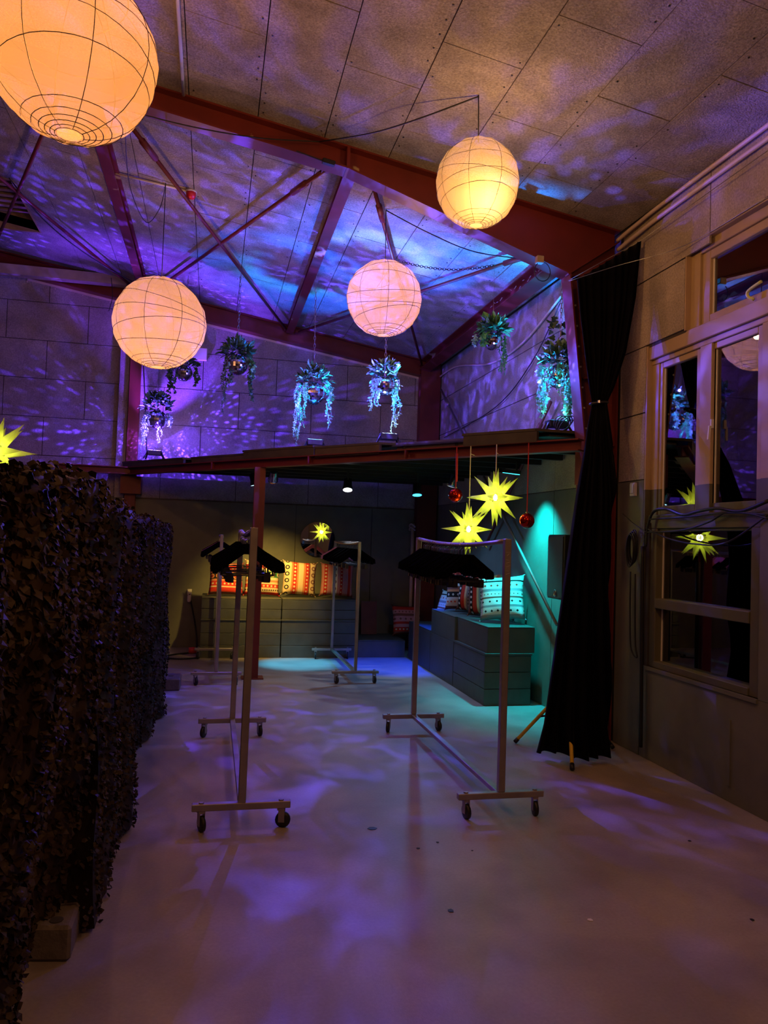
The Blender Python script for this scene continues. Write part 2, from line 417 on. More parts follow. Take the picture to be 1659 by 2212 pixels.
MB().box(XW-.006, XW+.016, 4.32, 4.345, .10, .52).build('panel_edge', M['olive'], wall_right)
# closing walls out of sight
MB().box(X0-.2, X0, Y0, 11.4, 0, 6.4).build('wall_left', M['board_wall'], kind='structure')
MB().box(X0, 3.6, Y0-.2, Y0, 0, 6.4).build('wall_rear', M['board_wall'], kind='structure')
# ---- windows (frame set back in the bay)
FX = XW+.045
def win_box(nm, ya, yb, za, zb, par, d0=0, d1=.07, m='woodframe'):
    return MB().box(FX+d0, FX+d1, ya, yb, za, zb).build(nm, M[m], par, bevel=.004)
def pane(ya, yb, za, zb, par, x=.05):
    MB().box(FX+x, FX+x+.006, ya, yb, za, zb).build('pane', M['glass'], par)
    mb = MB()
    mb.box(FX+x-.006, FX+x-.001, yb-.012, yb, za, zb)
    mb.build('glazing_bead', M['white'], par)
w1 = thing('window_1', 'wide dark transom window with timber frame and a green latch', None, (FX, 4.0, 3.2)); w1['kind'] = 'structure'
win_box('frame_stile', 4.79, 4.90, 3.20, 3.80, w1); win_box('frame_head', 2.2, 4.79, 3.72, 3.80, w1)
win_box('frame_stile', 4.70, 4.79, 3.20, 3.72, w1, .02, .07); win_box('frame_rail', 2.2, 4.70, 3.19, 3.26, w1, .02, .07)
win_box('frame_head', 2.2, 4.70, 3.66, 3.72, w1, .02, .07)
pane(2.2, 4.70, 3.26, 3.66, w1)
MB().box(XW+.001, FX+.002, 4.888, 4.90, 3.19, 3.80).build('reveal_board', M['woodframe'], w1)
MB().box(XW+.001, FX+.002, 2.2, 4.888, 3.788, 3.80).build('reveal_board', M['woodframe'], w1)
lt = MB(); lt.tube(smooth_pts([(FX-.01, 4.21, 3.215), (FX-.03, 4.24, 3.24), (FX-.035, 4.23, 3.275), (FX-.03, 4.12, 3.30)], 4), .011, 6)
lt.build('latch', mat('green_latch', (.55,.62,.25), .4), w1, True)
w2 = thing('window_2', 'row of tall casement windows in beige timber, dark green below', None, (FX, 4.4, 1.9)); w2['kind'] = 'structure'
win_box('frame_head', 2.2, OY, 3.08, 3.19, w2, -.03, .07); win_box('frame_head', 2.2, OY, 3.04, 3.08, w2, -.005, .07)
win_box('frame_stile', 5.28, OY, 1.80, 3.04, w2); 
MB().box(FX-.044, FX+.002, OY-.018, OY, .70, 3.19).build('reveal_board', M['woodframe'], w2)
for ya, yb in ((4.76, 5.28), (4.13, 4.66), (3.5, 4.04)):
    win_box('sash_stile', yb-.035, yb, 1.86, 3.04, w2, .01, .06); win_box('sash_stile', ya, ya+.06, 1.86, 3.04, w2, .01, .06)
    win_box('sash_head', ya+.06, yb-.035, 2.995, 3.04, w2, .01, .06); win_box('sash_rail', ya+.06, yb-.035, 1.86, 1.927, w2, .01, .06)
    pane(ya+.06, yb-.035, 1.927, 2.995, w2, .03)
for ya, yb in ((4.625, 4.756), (4.04, 4.13), (3.4, 3.5)): win_box('mullion', ya, yb, 1.80, 3.04, w2, -.01, .07)
win_box('frame_rail', 2.2, OY, 1.755, 1.86, w2, -.02, .07)
hd = MB().box(FX-.03, FX-.01, 4.59, 4.604, 2.44, 2.50).bar((FX-.035, 4.60, 2.455), (FX-.04, 4.605, 2.36), .014, .014)
hd.build('handle', M['white'], w2)
w3 = thing('window_3', 'low two-pane window in dark green timber reflecting a yellow star', None, (FX, 4.7, .7)); w3['kind'] = 'structure'
win_box('frame_stile', 5.24, 5.32, .70, 1.755, w3, -.02, .07); win_box('frame_stile', 4.08, 4.19, .70, 1.755, w3, -.02, .07)
win_box('frame_sill', 4.19, 5.24, .70, .75, w3, -.03, .07); win_box('frame_rail', 4.19, 5.24, 1.15, 1.225, w3, -.03, .07)
win_box('frame_head', 4.19, 5.24, 1.735, 1.755, w3, 0, .07)
for za, zb in ((.75, 1.15), (1.225, 1.735)): pane(4.19, 5.24, za, zb, w3, .04)
MB().box(XW-.012, XW+.03, 4.08, 5.3, .675, .70).build('sill_moulding', M['olive'], w3)
MB().box(XW, XW+.0135, 2.2, 4.078, .70, 1.80).build('panel', M['olive'], wall_right)
# ================================================================== STEEL FRAME
RY0, RY1 = 5.80, 5.96; RYC = (RY0+RY1)/2
pf = thing('portal_frame', 'red steel portal frame with a tapered rafter and column beside the curtain', 'steel frame', (3.2, RYC, 0))
def fl(poly, t=.014):     # flange strip along a polyline (x,z)
    mb = MB()
    for (xa, za), (xb, zb) in zip(poly[:-1], poly[1:]): mb.bar((xa, RYC, za), (xb, RYC, zb), RY1-RY0, t, (0,1,0) if False else (-(zb-za), 0, xb-xa))
    return mb
KN = (2.82, 3.87)
b_l = lambda X: zc(X)-.175
XL = -6.4
inner = [(XL, b_l(XL)), (.92, b_l(.92)), KN]
fl(inner).build('lower_flange', M['red_chip'], pf)
fl([(XL, zc(XL)-.007), (XW-.02, zc(XW-.02)-.007)]).build('upper_flange', M['red'], pf)
web = [(XL, b_l(XL)), (.92, b_l(.92)), KN, (XW-.03, 3.72), (XW-.03, zc(XW)-.01), (XL, zc(XL)-.01)]
MB().prism(web, 'y', RYC-.006, RYC+.006).build('rafter_web', M['red_chip'], pf)
colp = [KN, (2.985, 2.50), (3.09, 0)]
fl(colp).build('inner_flange', M['red'], pf)
fl([(XW-.012, 4.1), (XW-.012, 0)]).build('outer_flange', M['red'], pf)
MB().prism([KN, (2.985, 2.50), (3.09, 0), (XW-.02, 0), (XW-.02, 3.9)], 'y', RYC-.006, RYC+.006).build('column_web', M['red'], pf)
for X in (.92, ): MB().box(X-.012, X+.012, RY0-.005, RY1+.005, b_l(X)-.01, zc(X)-.004).build('joint_plate', M['red'], pf)
for z in (3.0, 2.45): MB().box(2.985, XW-.03, RY0+.01, RYC-.006, z, z+.012).build('stiffener', M['red'], pf)
mb = MB().bar((2.80, RY0+.03, 3.86), (XW-.02, RY0+.03, 4.19), .012, .06, (0,1,0)); mb.build('knee_stiffener', M['red'], pf)
mb = MB()
for i in range(9):
    z = 3.6-i*.17; x = 2.825+ (3.87-z)*.12
    mb.lathe([(.009, RY0-.006), (.009, RY0)], 6, (x+.01, 0, z), 'y')
mb.build('bolts', M['steel'], pf, kind='stuff')
for z0 in (2.18,):
    MB().box(2.98, 3.16, RY0-.03, RY1, 2.12, 2.40).build('corbel', M['red'], pf)
def single(name, mb, m, label, cat, smooth=False, group=None, bevel=0):
    return mb.build(name, M[m] if isinstance(m, str) else m, None, smooth, bevel=bevel, label=label, cat=cat, group=group)
# far rafter against the back wall
FR0, FR1 = YW-.15, YW-.005; FRC = (FR0+FR1)/2
mb = MB(); mb.ibeam((XL, FRC, zc(XL)-.002), (3.05, FRC, zc(3.05)-.002), .24, FR1-FR0, .014)
single('wall_rafter', mb, 'red', 'red steel rafter running along the top of the back wall', 'beam')
mb = MB()
for i in range(16):
    X = -2.6+i*.36; z = zc(X)-.24-.055
    mb.lathe([(.008, YW-.012), (.008, YW)], 6, (X, 0, z), 'y')
mb.bar((-2.6, YW-.006, zc(-2.6)-.262), (3.0, YW-.006, zc(3.0)-.262), .012, .03, (0,0,1))
single('edge_strip', mb, 'pipe', 'thin pale metal strip with screws under the far red rafter', 'strip')
# back column in the middle of the wall, corner column
mb = MB()
mb.box(-1.20, -1.06, YW-.15, YW-.138, 0, zc(-1.1)-.26); mb.box(-1.135, -1.125, YW-.138, YW-.02, 0, zc(-1.1)-.26); mb.box(-1.20, -1.06, YW-.02, YW-.005, 0, zc(-1.1)-.26)
c = thing('wall_column', 'red steel column standing against the back wall behind the netting', 'column', (-1.13, YW-.08, 0))
mb.build('shaft', M['red'], c)
MB().box(-1.25, -.98, YW-.24, YW-.01, 2.12, 2.36).build('corbel', M['red'], c)
MB().box(-1.34, -1.215, YW-.09, YW-.003, 0, zc(-1.3)-.27).build('casing', M['board_wall'], c)
mb = MB(); mb.box(2.96, 3.26, YW-.17, YW-.158, 0, zc(3.1)-.02); mb.box(3.10, 3.115, YW-.158, YW-.01, 0, zc(3.1)-.1); mb.box(2.96, 3.26, YW-.02, YW-.006, 0, zc(3.1)-.1); mb.box(2.96, 2.972, YW-.16, YW-.02, 0, zc(3.1)-.05); mb.box(3.248, 3.26, YW-.16, YW-.02, 0, zc(3.1)-.05)
single('corner_column', mb, 'red', 'dark red steel column in the far right corner of the room', 'column')
mb = MB(); mb.tube([(2.93, YW-.06, .02), (2.93, YW-.06, 1.85)], .028, 8); 
for z in (1.83, 1.78): mb.tube([(2.93+.05*math.cos(a), YW-.06+.04*math.sin(a), z+.02*math.sin(2*a)) for a in [i*.5 for i in range(13)]], .014, 5)
single('standpipe', mb, 'pipe', 'pale pipe with a wrapped top beside the far corner column', 'pipe', True)
# purlins and eave beam
def purlin(X, y0, y1, label, d=.12, f=.10):
    mb = MB(); mb.ibeam((X, y0, zc(X)-.006), (X, y1, zc(X)-.006), d, f, .012, (SL, 0, 1)); single('purlin', mb, 'red_chip', label, 'beam', group='purlins between the rafters')
purlin(.99, RY1, FR0, 'red steel purlin in the middle of the ceiling, lit pink and blue')
purlin(-1.04, RY1, FR0, 'red steel purlin running down to the large round lantern on the left')
mb = MB(); mb.ibeam((3.03, RY1, zc(3.03)-.01), (3.03, YW-.18, zc(3.03)-.01), .16, .16, .014, (SL,0,1)); eave = single('eave_beam', mb, 'red_chip', 'red steel eave beam along the top of the right wall', 'beam')
mb = MB().bar((-3.12, RY1, zc(-3.12)-.075), (-3.12, FR0, zc(-3.12)-.075), .08, .12)
single('purlin', mb, 'red', 'red steel purlin at the far left of the ceiling', 'beam', group='purlins between the rafters')
def brace(p, q, label, r=.018, drop=.10):
    P = Vector((p[0], p[1], zc(p[0])-drop)); Q = Vector((q[0], q[1], zc(q[0])-drop))
    t = thing('roof_brace', label, 'brace', P.lerp(Q, .5), group='diagonal roof braces')
    mb = MB().tube([P, Q], r, 8); mb.build('rod', M['red'], t, True)
    mb = MB(); d = (Q-P).normalized()
    mb.tube([P+d*.35, P+d*.62], r*1.6, 8); mb.build('turnbuckle', M['red'], t, True)
    for e in (P, Q):
        MB().box(e.x-.03, e.x+.03, e.y-.05, e.y+.05, e.z-.012, e.z+.012).build('gusset', M['red'], t)
brace((-.82, 6.2), (.92, FR0-.06), 'thin roof brace falling rightwards to the middle purlin foot')
brace((.78, 6.08), (-.95, FR0-.15), 'thin roof brace falling leftwards behind the left round lantern')
brace((1.18, 6.1), (2.95, FR0-.06), 'short dark roof brace behind the middle round lantern')
brace((2.85, 6.25), (1.08, FR0-.06), 'red roof brace running leftwards from the curtain corner')
brace((-1.25, 6.1), (-3.0, FR0-.1), 'dark roof brace under the biggest lantern going left')
brace((-3.05, 6.1), (-1.15, FR0-.1), 'roof brace with black cables hanging along it at far left')
# wall braces
def wbrace(p, q, label, m='red'):
    t = thing('wall_brace', label, 'brace', Vector(p).lerp(Vector(q), .5), group='diagonal rods on the right wall')
    MB().tube([p, q], .016, 8).build('rod', M[m], t, True)
    a = Vector(p); d = (Vector(q)-a).normalized()
    MB().tube([a+d*.3, a+d*.5], .026, 8).build('turnbuckle', M[m], t, True)
A1 = onX(953, 842, 3.2); A2 = onX(1203, 1350, 3.2); d = (A2-A1)
wbrace(A1, A2, 'grey diagonal rod crossing the turquoise lit wall', 'steel')
B1 = onX(1190, 868, 3.2); B2 = onX(1048, 1180, 3.23)
wbrace(B1, B2, 'brown diagonal rod behind the turquoise hanging plant')
single('wall_tie', MB().box(-6.4, -1.28, YW-.30, YW-.16, 4.96, 5.09), 'beige', 'long beige horizontal tie beam high on the left back wall', 'beam')
# ================================================================== MEZZANINE
mz = thing('mezzanine', 'triangular dark platform on a red steel edge beam in the corner', 'platform', (1.5, 9.2, 2.3))
ZB, ZT = 2.375, 2.475
P_r = Vector((2.90, 5.70, ZT)); P_l = Vector((-1.12, YW-.30, ZT))
EDIR = (P_l-P_r).normalized(); ENR = Vector((-EDIR.y, EDIR.x, 0)); 
if ENR.y < 0: ENR = -ENR
mb = MB().ibeam(P_r, P_l, ZT-ZB, .11, .012); mb.build('edge_beam', M['red'], mz)
for s in (.27, .47, .72):
    p = P_r.lerp(P_l, s); MB().bar(p-ENR*.045-Vector((0,0,.012)), p-ENR*.045-Vector((0,0,.09)), .012, .05, ENR).build('stiffener', M['red'], mz)
mb = MB().ibeam((-1.12, YW-.30, ZT), (-2.08, YW-.30, ZT), ZT-ZB, .11, .012); mb.build('wall_beam', M['red'], mz)
# post
t = .008
mb = MB().box(.44, .56, 8.69, 8.702, .012, ZB).box(.44, .56, 8.808, 8.82, .012, ZB).box(.495, .505, 8.70, 8.81, .012, ZB)
mb.build('post', M['red'], mz); MB().box(.38, .62, 8.66, 8.86, 0, .012).build('base_plate', M['red'], mz)
# deck plates: polygon strips cut by the diagonal, with ragged front edges
def edge_x(y, off=0):
    s = (y-P_r.y)/(P_l.y-P_r.y); return P_r.x+(P_l.x-P_r.x)*s+off/ENR.x
yb_ = [5.97, 6.55, 7.35, 8.05, 8.95, 9.9, 10.98]
offs = [-.06, .10, -.04, -.05, .06, -.02]
for i in range(6):
    ya, yb = yb_[i], yb_[i+1]; o = offs[i]; zt = 2.565+(.016 if i in (0,3) else 0) - (.0 if i != 5 else .01)
    poly = [(edge_x(ya, o), ya), (XW-.02, ya), (XW-.02, yb), (edge_x(yb, o), yb)]
    MB().prism(poly, 'z', zt-.022, zt).build('deck_plate', M['deck'], mz)
    a = Vector((edge_x(ya, o+.02), ya, zt-.07)); b = Vector((edge_x(yb, o+.02), yb, zt-.07))
    MB().bar(a, b, .035, .09).build('edge_plank', M['plank_edge' if i in (1,2,4) else 'deck'], mz)
for i in range(10):
    y = 6.3+i*.49; xa = edge_x(y, .10)
    if XW-.03-xa > .2: MB().box(xa, XW-.03, y-.025, y+.025, 2.42, 2.535).build('joist', M['joist'], mz)
MB().prism([(edge_x(6.0, .07), 6.0), (XW-.03, 6.0), (XW-.03, 10.98), (edge_x(10.98, .07), 10.98)], 'z', 2.525, 2.54).build('underside', M['joist'], mz)
# ================================================================== PAPER LANTERNS
def lantern(c, R, hook, label, seed, power, bulb_dz=0, sq=1.0, color=(1,.55,.22), cordpts=None, fwd_=.0, pm='paper'):
    rnd = random.Random(seed); c = Vector(c)
    t = thing('paper_lantern', label, 'lantern', c-Vector((0,0,R*sq)), group='round paper lanterns')
    tilts = [(rnd.uniform(.08,.26), rnd.uniform(0, 2*PI), h) for h in (-.45, -.15, .12, .40, .66)]
    mb = MB(); NL, NT = 40, 26
    def rad(u, a):
        lobes = 1 - .012*abs(math.sin(a*5+u*1.5))**.5*0 + .010*math.cos(a*10) - .008*math.cos(u*9)
        return R*lobes
    ring = []
    for i in range(NT+1):
        th_ = lerp(.10, PI-.14, i/NT)
        for k in range(NL):
            a = 2*PI*k/NL; r = rad(th_*2, a)
            mb.v.append((c.x+r*math.sin(th_)*math.cos(a), c.y+r*math.sin(th_)*math.sin(a), c.z+r*sq*math.cos(th_)))
    for i in range(NT):
        for k in range(NL): mb.f.append((i*NL+k, i*NL+(k+1)%NL, (i+1)*NL+(k+1)%NL, (i+1)*NL+k))
    mb.build('shade', M[pm], t, True)
    wr = R*.0055
    for tl, az, h in tilts:
        ax = Vector((math.cos(az), math.sin(az), 0)); Mx = Matrix.Rotation(tl, 3, ax); rr = math.sqrt(1-h*h)
        pts = []
        for k in range(36):
            a = 2*PI*k/36; v = Mx @ Vector((rr*math.cos(a), rr*math.sin(a), h)); v.z *= sq; pts.append(c+v*R*1.003)
        MB().tube(pts, wr, 4, True).build('rib', M['rib'], t, True)
    for j, ang in enumerate((.17, .23, .30, .38, .48, .62)):
        rr = math.sin(ang)*R*1.003; z = -math.cos(ang)*R*sq*1.003; off = .012*R*j*.6
        pts = [c+Vector((rr*math.cos(2*PI*k/28)+off, rr*math.sin(2*PI*k/28), z)) for k in range(28)]
        MB().tube(pts, wr, 4, True).build('rib', M['rib'], t, True)
    for k in range(8):
        a = 2*PI*(k+.5)/8+seed
        pts = [c+Vector((R*1.003*math.sin(x)*math.cos(a), R*1.003*math.sin(x)*math.sin(a), R*1.003*sq*math.cos(x))) for x in [lerp(.12, PI-.17, i/14) for i in range(15)]]
        MB().tube(pts, wr, 3).build('seam', M['rib'], t, True)
    MB().lathe([(R*.145, c.z-R*sq*.995), (R*.145, c.z-R*sq*.985)], 20, (c.x, c.y, 0)).build('bottom_disc', M[pm], t)
    cp = cordpts or [c+Vector((0,0,R*sq*.98)), hook]
    MB().tube(cp, .004, 5).build('cord', M['rubber'], t, True)
    light('lantern_light', 'POINT', c+Vector((.0, -fwd_, bulb_dz-.05)), color, power*LANTERN_I, t, size=.03)
    return t
WARM = (1, .46, .17)
H4 = onC(1034, 205); L4 = Vector((H4.x, H4.y, onY(1031, 397, H4.y).z)); L4.x = onY(1031, 397, H4.y).x
lantern(L4, .272, H4, 'round paper lantern with a bright bulb near the bottom, before the red rafter', 3, 24, -.075, 1.04, (1,.50,.14), fwd_=.12)
H3 = onC(834, 452); L3 = Vector((onY(830, 645, H3.y).x, H3.y, onY(830, 645, H3.y).z))
lantern(L3, .337, H3, 'evenly glowing round paper lantern below the blue lit ceiling', 5, 17, .06, 1.0, (1,.43,.17), pm='paper2')
H2 = onC(358, 395); L2 = Vector((onY(345, 698, H2.y).x, H2.y, onY(345, 698, H2.y).z))
lantern(L2, .425, H2, 'large round paper lantern hanging left before the purple back wall', 8, 28, 0, 1.0, (1,.45,.15), pm='paper2')
L1 = onY(158, 122, 3.9)
lantern(L1, .395, (L1.x, L1.y, zc(L1.x)), 'biggest round paper lantern cut off by the top left corner', 11, 44, .05, 1.0, (1,.40,.105))
# unseen lanterns added behind the viewer to carry the warm light
for i, (x, y, z) in enumerate(((1.5, 1.2, 3.75), (-2.6, .4, 4.0), (1.2, -2.6, 3.8))):
    lantern((x, y, z), .36, (x, y, zc(x)), 'unseen paper lantern added to warm the near half of the hall, %s' % ('by the windows', 'over the netting', 'at the rear wall')[i], 20+i, (74, 16, 40)[i], 0, 1.0, WARM)
# ================================================================== STARS
def star(c, R, label, top, power, rz=0, tip=True):
    c = Vector(c)
    t = thing('paper_star', label, 'star', c, rz, group='glowing yellow star lamps')
    dirs = []
    for i in range(8): dirs.append(Vector((math.cos(i*PI/4), math.sin(i*PI/4), 0)))
    for i in range(7):
        a = i*2*PI/7+PI/8
        dirs.append(Vector((math.cos(a)*.75, math.sin(a)*.75, .68))); dirs.append(Vector((math.cos(a+.5)*.75, math.sin(a+.5)*.75, -.68)))
    for i in range(2):
        a = i*PI+.6
        dirs.append(Vector((math.cos(a)*.26, math.sin(a)*.26, .96))); dirs.append(Vector((math.cos(a)*.26, math.sin(a)*.26, -.96)))
    rnd = random.Random(int(R*1000)+int(c.x*10))
    for d in dirs:
        d.normalize(); mb = MB(); b = .30*R; w = .15*R; L_ = R*rnd.uniform(.94, 1.14)
        u = d.cross(Vector((.3,.5,.8))).normalized(); v = d.cross(u)
        base = [d*b+u*w, d*b+v*w, d*b-u*w, d*b-v*w]
        mb.add(base+[d*L_], [(0,1,4),(1,2,4),(2,3,4),(3,0,4)])
        mb.build('spike', M['star'], t, False, True)
    MB().tube([c+Vector((0,0,R*.3)), top], .0045, 5).build('cord', M['string'], t)
    MB().lathe([(.004, .03), (.018, .012), (.02, -.01), (.01, -.026)], 8).build('bulb', M['bulb_star'], t, True, True)
    if tip:
        tp = Vector(top); MB().tube([tp+Vector((0,0,-.07)), tp+Vector((.05,-.01,-.085))], .003, 4).build('cord_tail', M['string'], t)
    light('star_light', 'POINT', c, (1, .92, .38), power*STAR_I, t, size=.03)
    return t
M['bulb_star'] = emis('star_bulb', (1,.95,.6), 6)
EF = -.075
S1 = onE(1012, 1143, EF); S2 = onE(1070, 1075, EF)
def beam_hang(x): p = onE(x, 970, EF); s = (p.y-P_r.y)/(P_l.y-P_r.y); return Vector((p.x, p.y, 2.46))
star(S1, .225, 'lower yellow paper star hanging behind the clothes rack', (S1.x, S1.y, 2.46), 8.5, .3)
star(S2, .235, 'upper yellow paper star hanging between the two red baubles', (S2.x, S2.y, 2.46), 8.5, .9)
S3 = onX(-14, 975, -.85); 
star(S3, .15, 'yellow paper star cut off at the left picture edge above the netting', (S3.x-.45, S3.y, zc(S3.x)-.02), 2.5, .2, False)
# ================================================================== BAUBLES
def bauble(x, y, rpx, label):
    c = onE(x, y, EF-.01); r = rpx*(c-CAM).length/FPX
    t = thing('bauble', label, 'bauble', c-Vector((0,0,r)), group='red baubles under the platform beam')
    MB().lathe([(max(.001, r*math.sin(PI*i/14)), c.z-r*math.cos(PI*i/14)) for i in range(15)], 20, (c.x, c.y, 0)).build('ball', M['bauble'], t, True)
    MB().lathe([(r*.2, c.z+r*.97), (r*.2, c.z+r*1.15)], 10, (c.x, c.y, 0)).build('cap', M['hook'], t)
    MB().tube([(c.x, c.y, c.z+r*1.1), (c.x, c.y, 2.455)], .005, 4).build('ribbon', M['ribbon'], t)
    mb = MB().bar((c.x+.006, c.y, c.z+r*1.15+.05), (c.x+.002, c.y, 2.40), .02, .004); 
    if x < 1000: mb.build('ribbon_tail', M['ribbon'], t)
bauble(984, 1070, 15.5, 'small red glass bauble on a wide ribbon, left of the stars')
bauble(1138, 1125, 16.5, 'small red glass bauble on a thin ribbon, right of the stars')
# ================================================================== CLOTHES RACKS
def caster(par, x, y, ang, loc_y=1):
    r = .042
    f = MB().box(-.018, .018, -.018, .018, .095, .108)
    f.box(-.016, -.013, -.022, .012, .03, .10).box(.013, .016, -.022, .012, .03, .10)
    f.xform(Matrix.Translation((x, y, 0)) @ rot('Z', ang)); o = f.build('caster', M['steel'], par, False, True)
    w = MB().lathe([(r*.55, -.011), (r, -.010), (r, .010), (r*.55, .011)], 16, (0, -.012, r), 'x')
    w.xform(Matrix.Translation((x, y, 0)) @ rot('Z', ang)); w.build('wheel', M['rubber'], o, True, True)
def rack(x0, ya, yb, label, sagd=.02, lean=0.0, tw=.040, top=1.63):
    yc = (ya+yb)/2; L2_ = (yb-ya)/2
    t = thing('clothes_rack', label, 'clothes rack', (x0, yc, 0), 0, 'rolling clothes racks')
    for s in (-1, 1):
        y = s*L2_
        MB().box(-.265, .265, y-tw/2, y+tw/2, .108, .108+tw*.9).build('base_bar', M['steel'], t, False, True, bevel=.003)
        MB().bar((0, y, .145), (lean, y, top), tw, tw, (0,1,0)).build('upright', M['steel'], t, False, True, bevel=.003)
        for sx in (-1, 1): caster(t, sx*.215, y, random.uniform(-.5,.5)+(PI/2*.9 if (s < 0 and sx > 0 and x0 < .3 and ya < 5) else 0))
        for sx in (-1, 1): MB().lathe([(.014, .144), (.014, .152)], 6, (sx*.215, y, 0)).build('bolt', M['steel'], t, False, True)
    MB().box(-.02, .02, -L2_+tw/2, L2_-tw/2, .112, .142).build('lower_rail', M['steel'], t, False, True, bevel=.003)
    pts = [(lean, -L2_+.01+(2*L2_-.02)*i/12, top-.012-sagd*4*(i/12)*(1-i/12)) for i in range(13)]
    MB().tube(pts, .0155, 8).build('hanging_rail', M['steel'], t, True, True)
    return t
rR = rack(1.715, 4.28, 6.275, 'near right clothes rack with its rail bent down, full of black hangers', .035)
mb = MB(); rnd = random.Random(12)
for k in range(7):
    z = 1.42+k*.022; mb.bar((-.012+rnd.uniform(-.004,.004), -1.0185, z), (.010+rnd.uniform(-.006,.006), -1.0185, z+rnd.uniform(-.012,.018)), .0015, .006, (0,1,0))
mb.build('paint_mark', M['chalk'], rR, False, True, kind='stuff')
rL = rack(.215, 4.285, 6.245, 'near left clothes rack with tall front upright and black hangers', .03, .01, .042, 1.645)
r3 = rack(1.61, 8.40, 10.12, 'far clothes rack before the round mirror with black hangers', .02, 0, .034, 1.57)
r4 = rack(.10, 8.37, 10.12, 'far left clothes rack beside the red post', .02, 0, .034, 1.60)
# hangers
def hanger_mesh(w=.215, clips=True):
    mb = MB(); prof = [(-w, -.165), (-w*.98, -.118), (-.10, -.045), (-.035, 0), (.035, 0), (.10, -.045), (w*.98, -.118), (w, -.165), (w*.9, -.168), (.09, -.098), (.03, -.058), (-.03, -.058), (-.09, -.098), (-w*.9, -.168)]
    ts = [.008]*14
    n = len(prof); mb.v = [(x, -.012, z) for x, z in prof]+[(x, .012, z) for x, z in prof]
    quads = [(0,1,2,13) , (2,3,12,13)]
    def side(fs, off, rev):
        for f_ in fs: mb.f.append(tuple((i+off) for i in (f_[::-1] if rev else f_)))
    faces = [(0,13,2,1), (2,13,12,3), (3,12,11), (3,11,10,4), (4,10,9,5), (5,9,8,6), (6,8,7)]
    faces = [(0,13,1), (1,13,12,2), (2,12,11,3), (3,11,10,4), (4,10,9,5), (5,9,8,6), (6,8,7)]
    for f_ in faces:
        mb.f.append(f_); mb.f.append(tuple(i+n for i in f_[::-1]))
    for i in range(n): mb.f.append((i, (i+1)%n, n+(i+1)%n, n+i))
    return mb
h_body = hanger_mesh().mesh('clothes_hanger', M['hanger'])
h_bodyp = hanger_mesh().mesh('clothes_hanger_pink', M['pink'])
mb = MB().tube(smooth_pts([(0,0,-.005), (0,0,.028), (.014,0,.040), (.022,0,.058), (.012,0,.078), (-.006,0,.080), (-.018,0,.066)], 4), .0026, 5)
h_hook = mb.mesh('hook', M['hook'], True)
mb = MB().tube([(-.16,0,-.185), (.16,0,-.185)], .0028, 5); mb.tube([(-.15,0,-.10), (-.155,0,-.185)], .0025, 4).tube([(.15,0,-.10), (.155,0,-.185)], .0025, 4)
for sx in (-.11, .11): mb.box(sx-.017, sx+.017, -.010, .010, -.225, -.17)
h_clip = mb.mesh('clip_bar', M['black'])
def hangers(rk, lst, label, group, zr, pink=(), plabel=None):
    for i, (y, a, dx) in enumerate(lst):
        pk = i in pink
        o = bpy.data.objects.new('clothes_hanger', h_bodyp if pk else h_body); COL.objects.link(o)
        o.location = (rk.location.x+dx, y, zr-.068 if not callable(zr) else zr(y)-.068); o.rotation_euler = (random.uniform(-.04,.04), random.uniform(-.05,.05), a)
        tag(o, (plabel if pk else label), 'hanger', group)
        hk = bpy.data.objects.new('hook', h_hook); COL.objects.link(hk); hk.parent = o
        if not pk:
            cb = bpy.data.objects.new('clip_bar', h_clip); COL.objects.link(cb); cb.parent = o
def zrail(rk, ya, yb, top, sg): return lambda y: top-.012-sg*4*((y-ya)/(yb-ya))*(1-(y-ya)/(yb-ya))
rnd = random.Random(4)
lst = [(4.98, .30, .0), (5.06, .26, 0), (5.12, .22, 0), (5.2, .2, 0)] + [(5.24+i*.034, rnd.uniform(-.22,.22), 0) for i in range(20)] + [(5.95+i*.04, rnd.uniform(-.3,.05), 0) for i in range(5)]
hangers(rR, lst, 'black clothes hanger crowded on the near right rack', 'hangers on the near right rack', zrail(rR, 4.28, 6.275, 1.63, .035))
lst = [(4.58+i*.04, rnd.uniform(-.15,.2), 0) for i in range(5)] + [(5.0+i*.085, rnd.uniform(-.35,.2), 0) for i in range(13)]
hangers(rL, lst, 'black clothes hanger crowded on the near left rack', 'hangers on the near left rack', zrail(rL, 4.285, 6.245, 1.645, .03))
lst = [(8.55+i*.09, rnd.uniform(-.3,.3), 0) for i in range(14)] + [(9.9, -.2, 0)]
hangers(r3, lst, 'black clothes hanger on the far rack before the mirror', 'hangers on the far right rack', 1.555, (14,), 'pink hanger at the far end of the rack before the mirror')
lst = [(9.0, .1, 0), (9.06, .0, 0)] + [(8.6+i*.11, rnd.uniform(-.3,.3), 0) for i in range(3)]+[(9.15+i*.08, rnd.uniform(-.3,.3), 0) for i in range(8)]
hangers(r4, lst, 'black clothes hanger on the far left rack by the post', 'hangers on the far left rack', 1.585, (0, 1), 'pale pink hanger on the far left rack by the post')
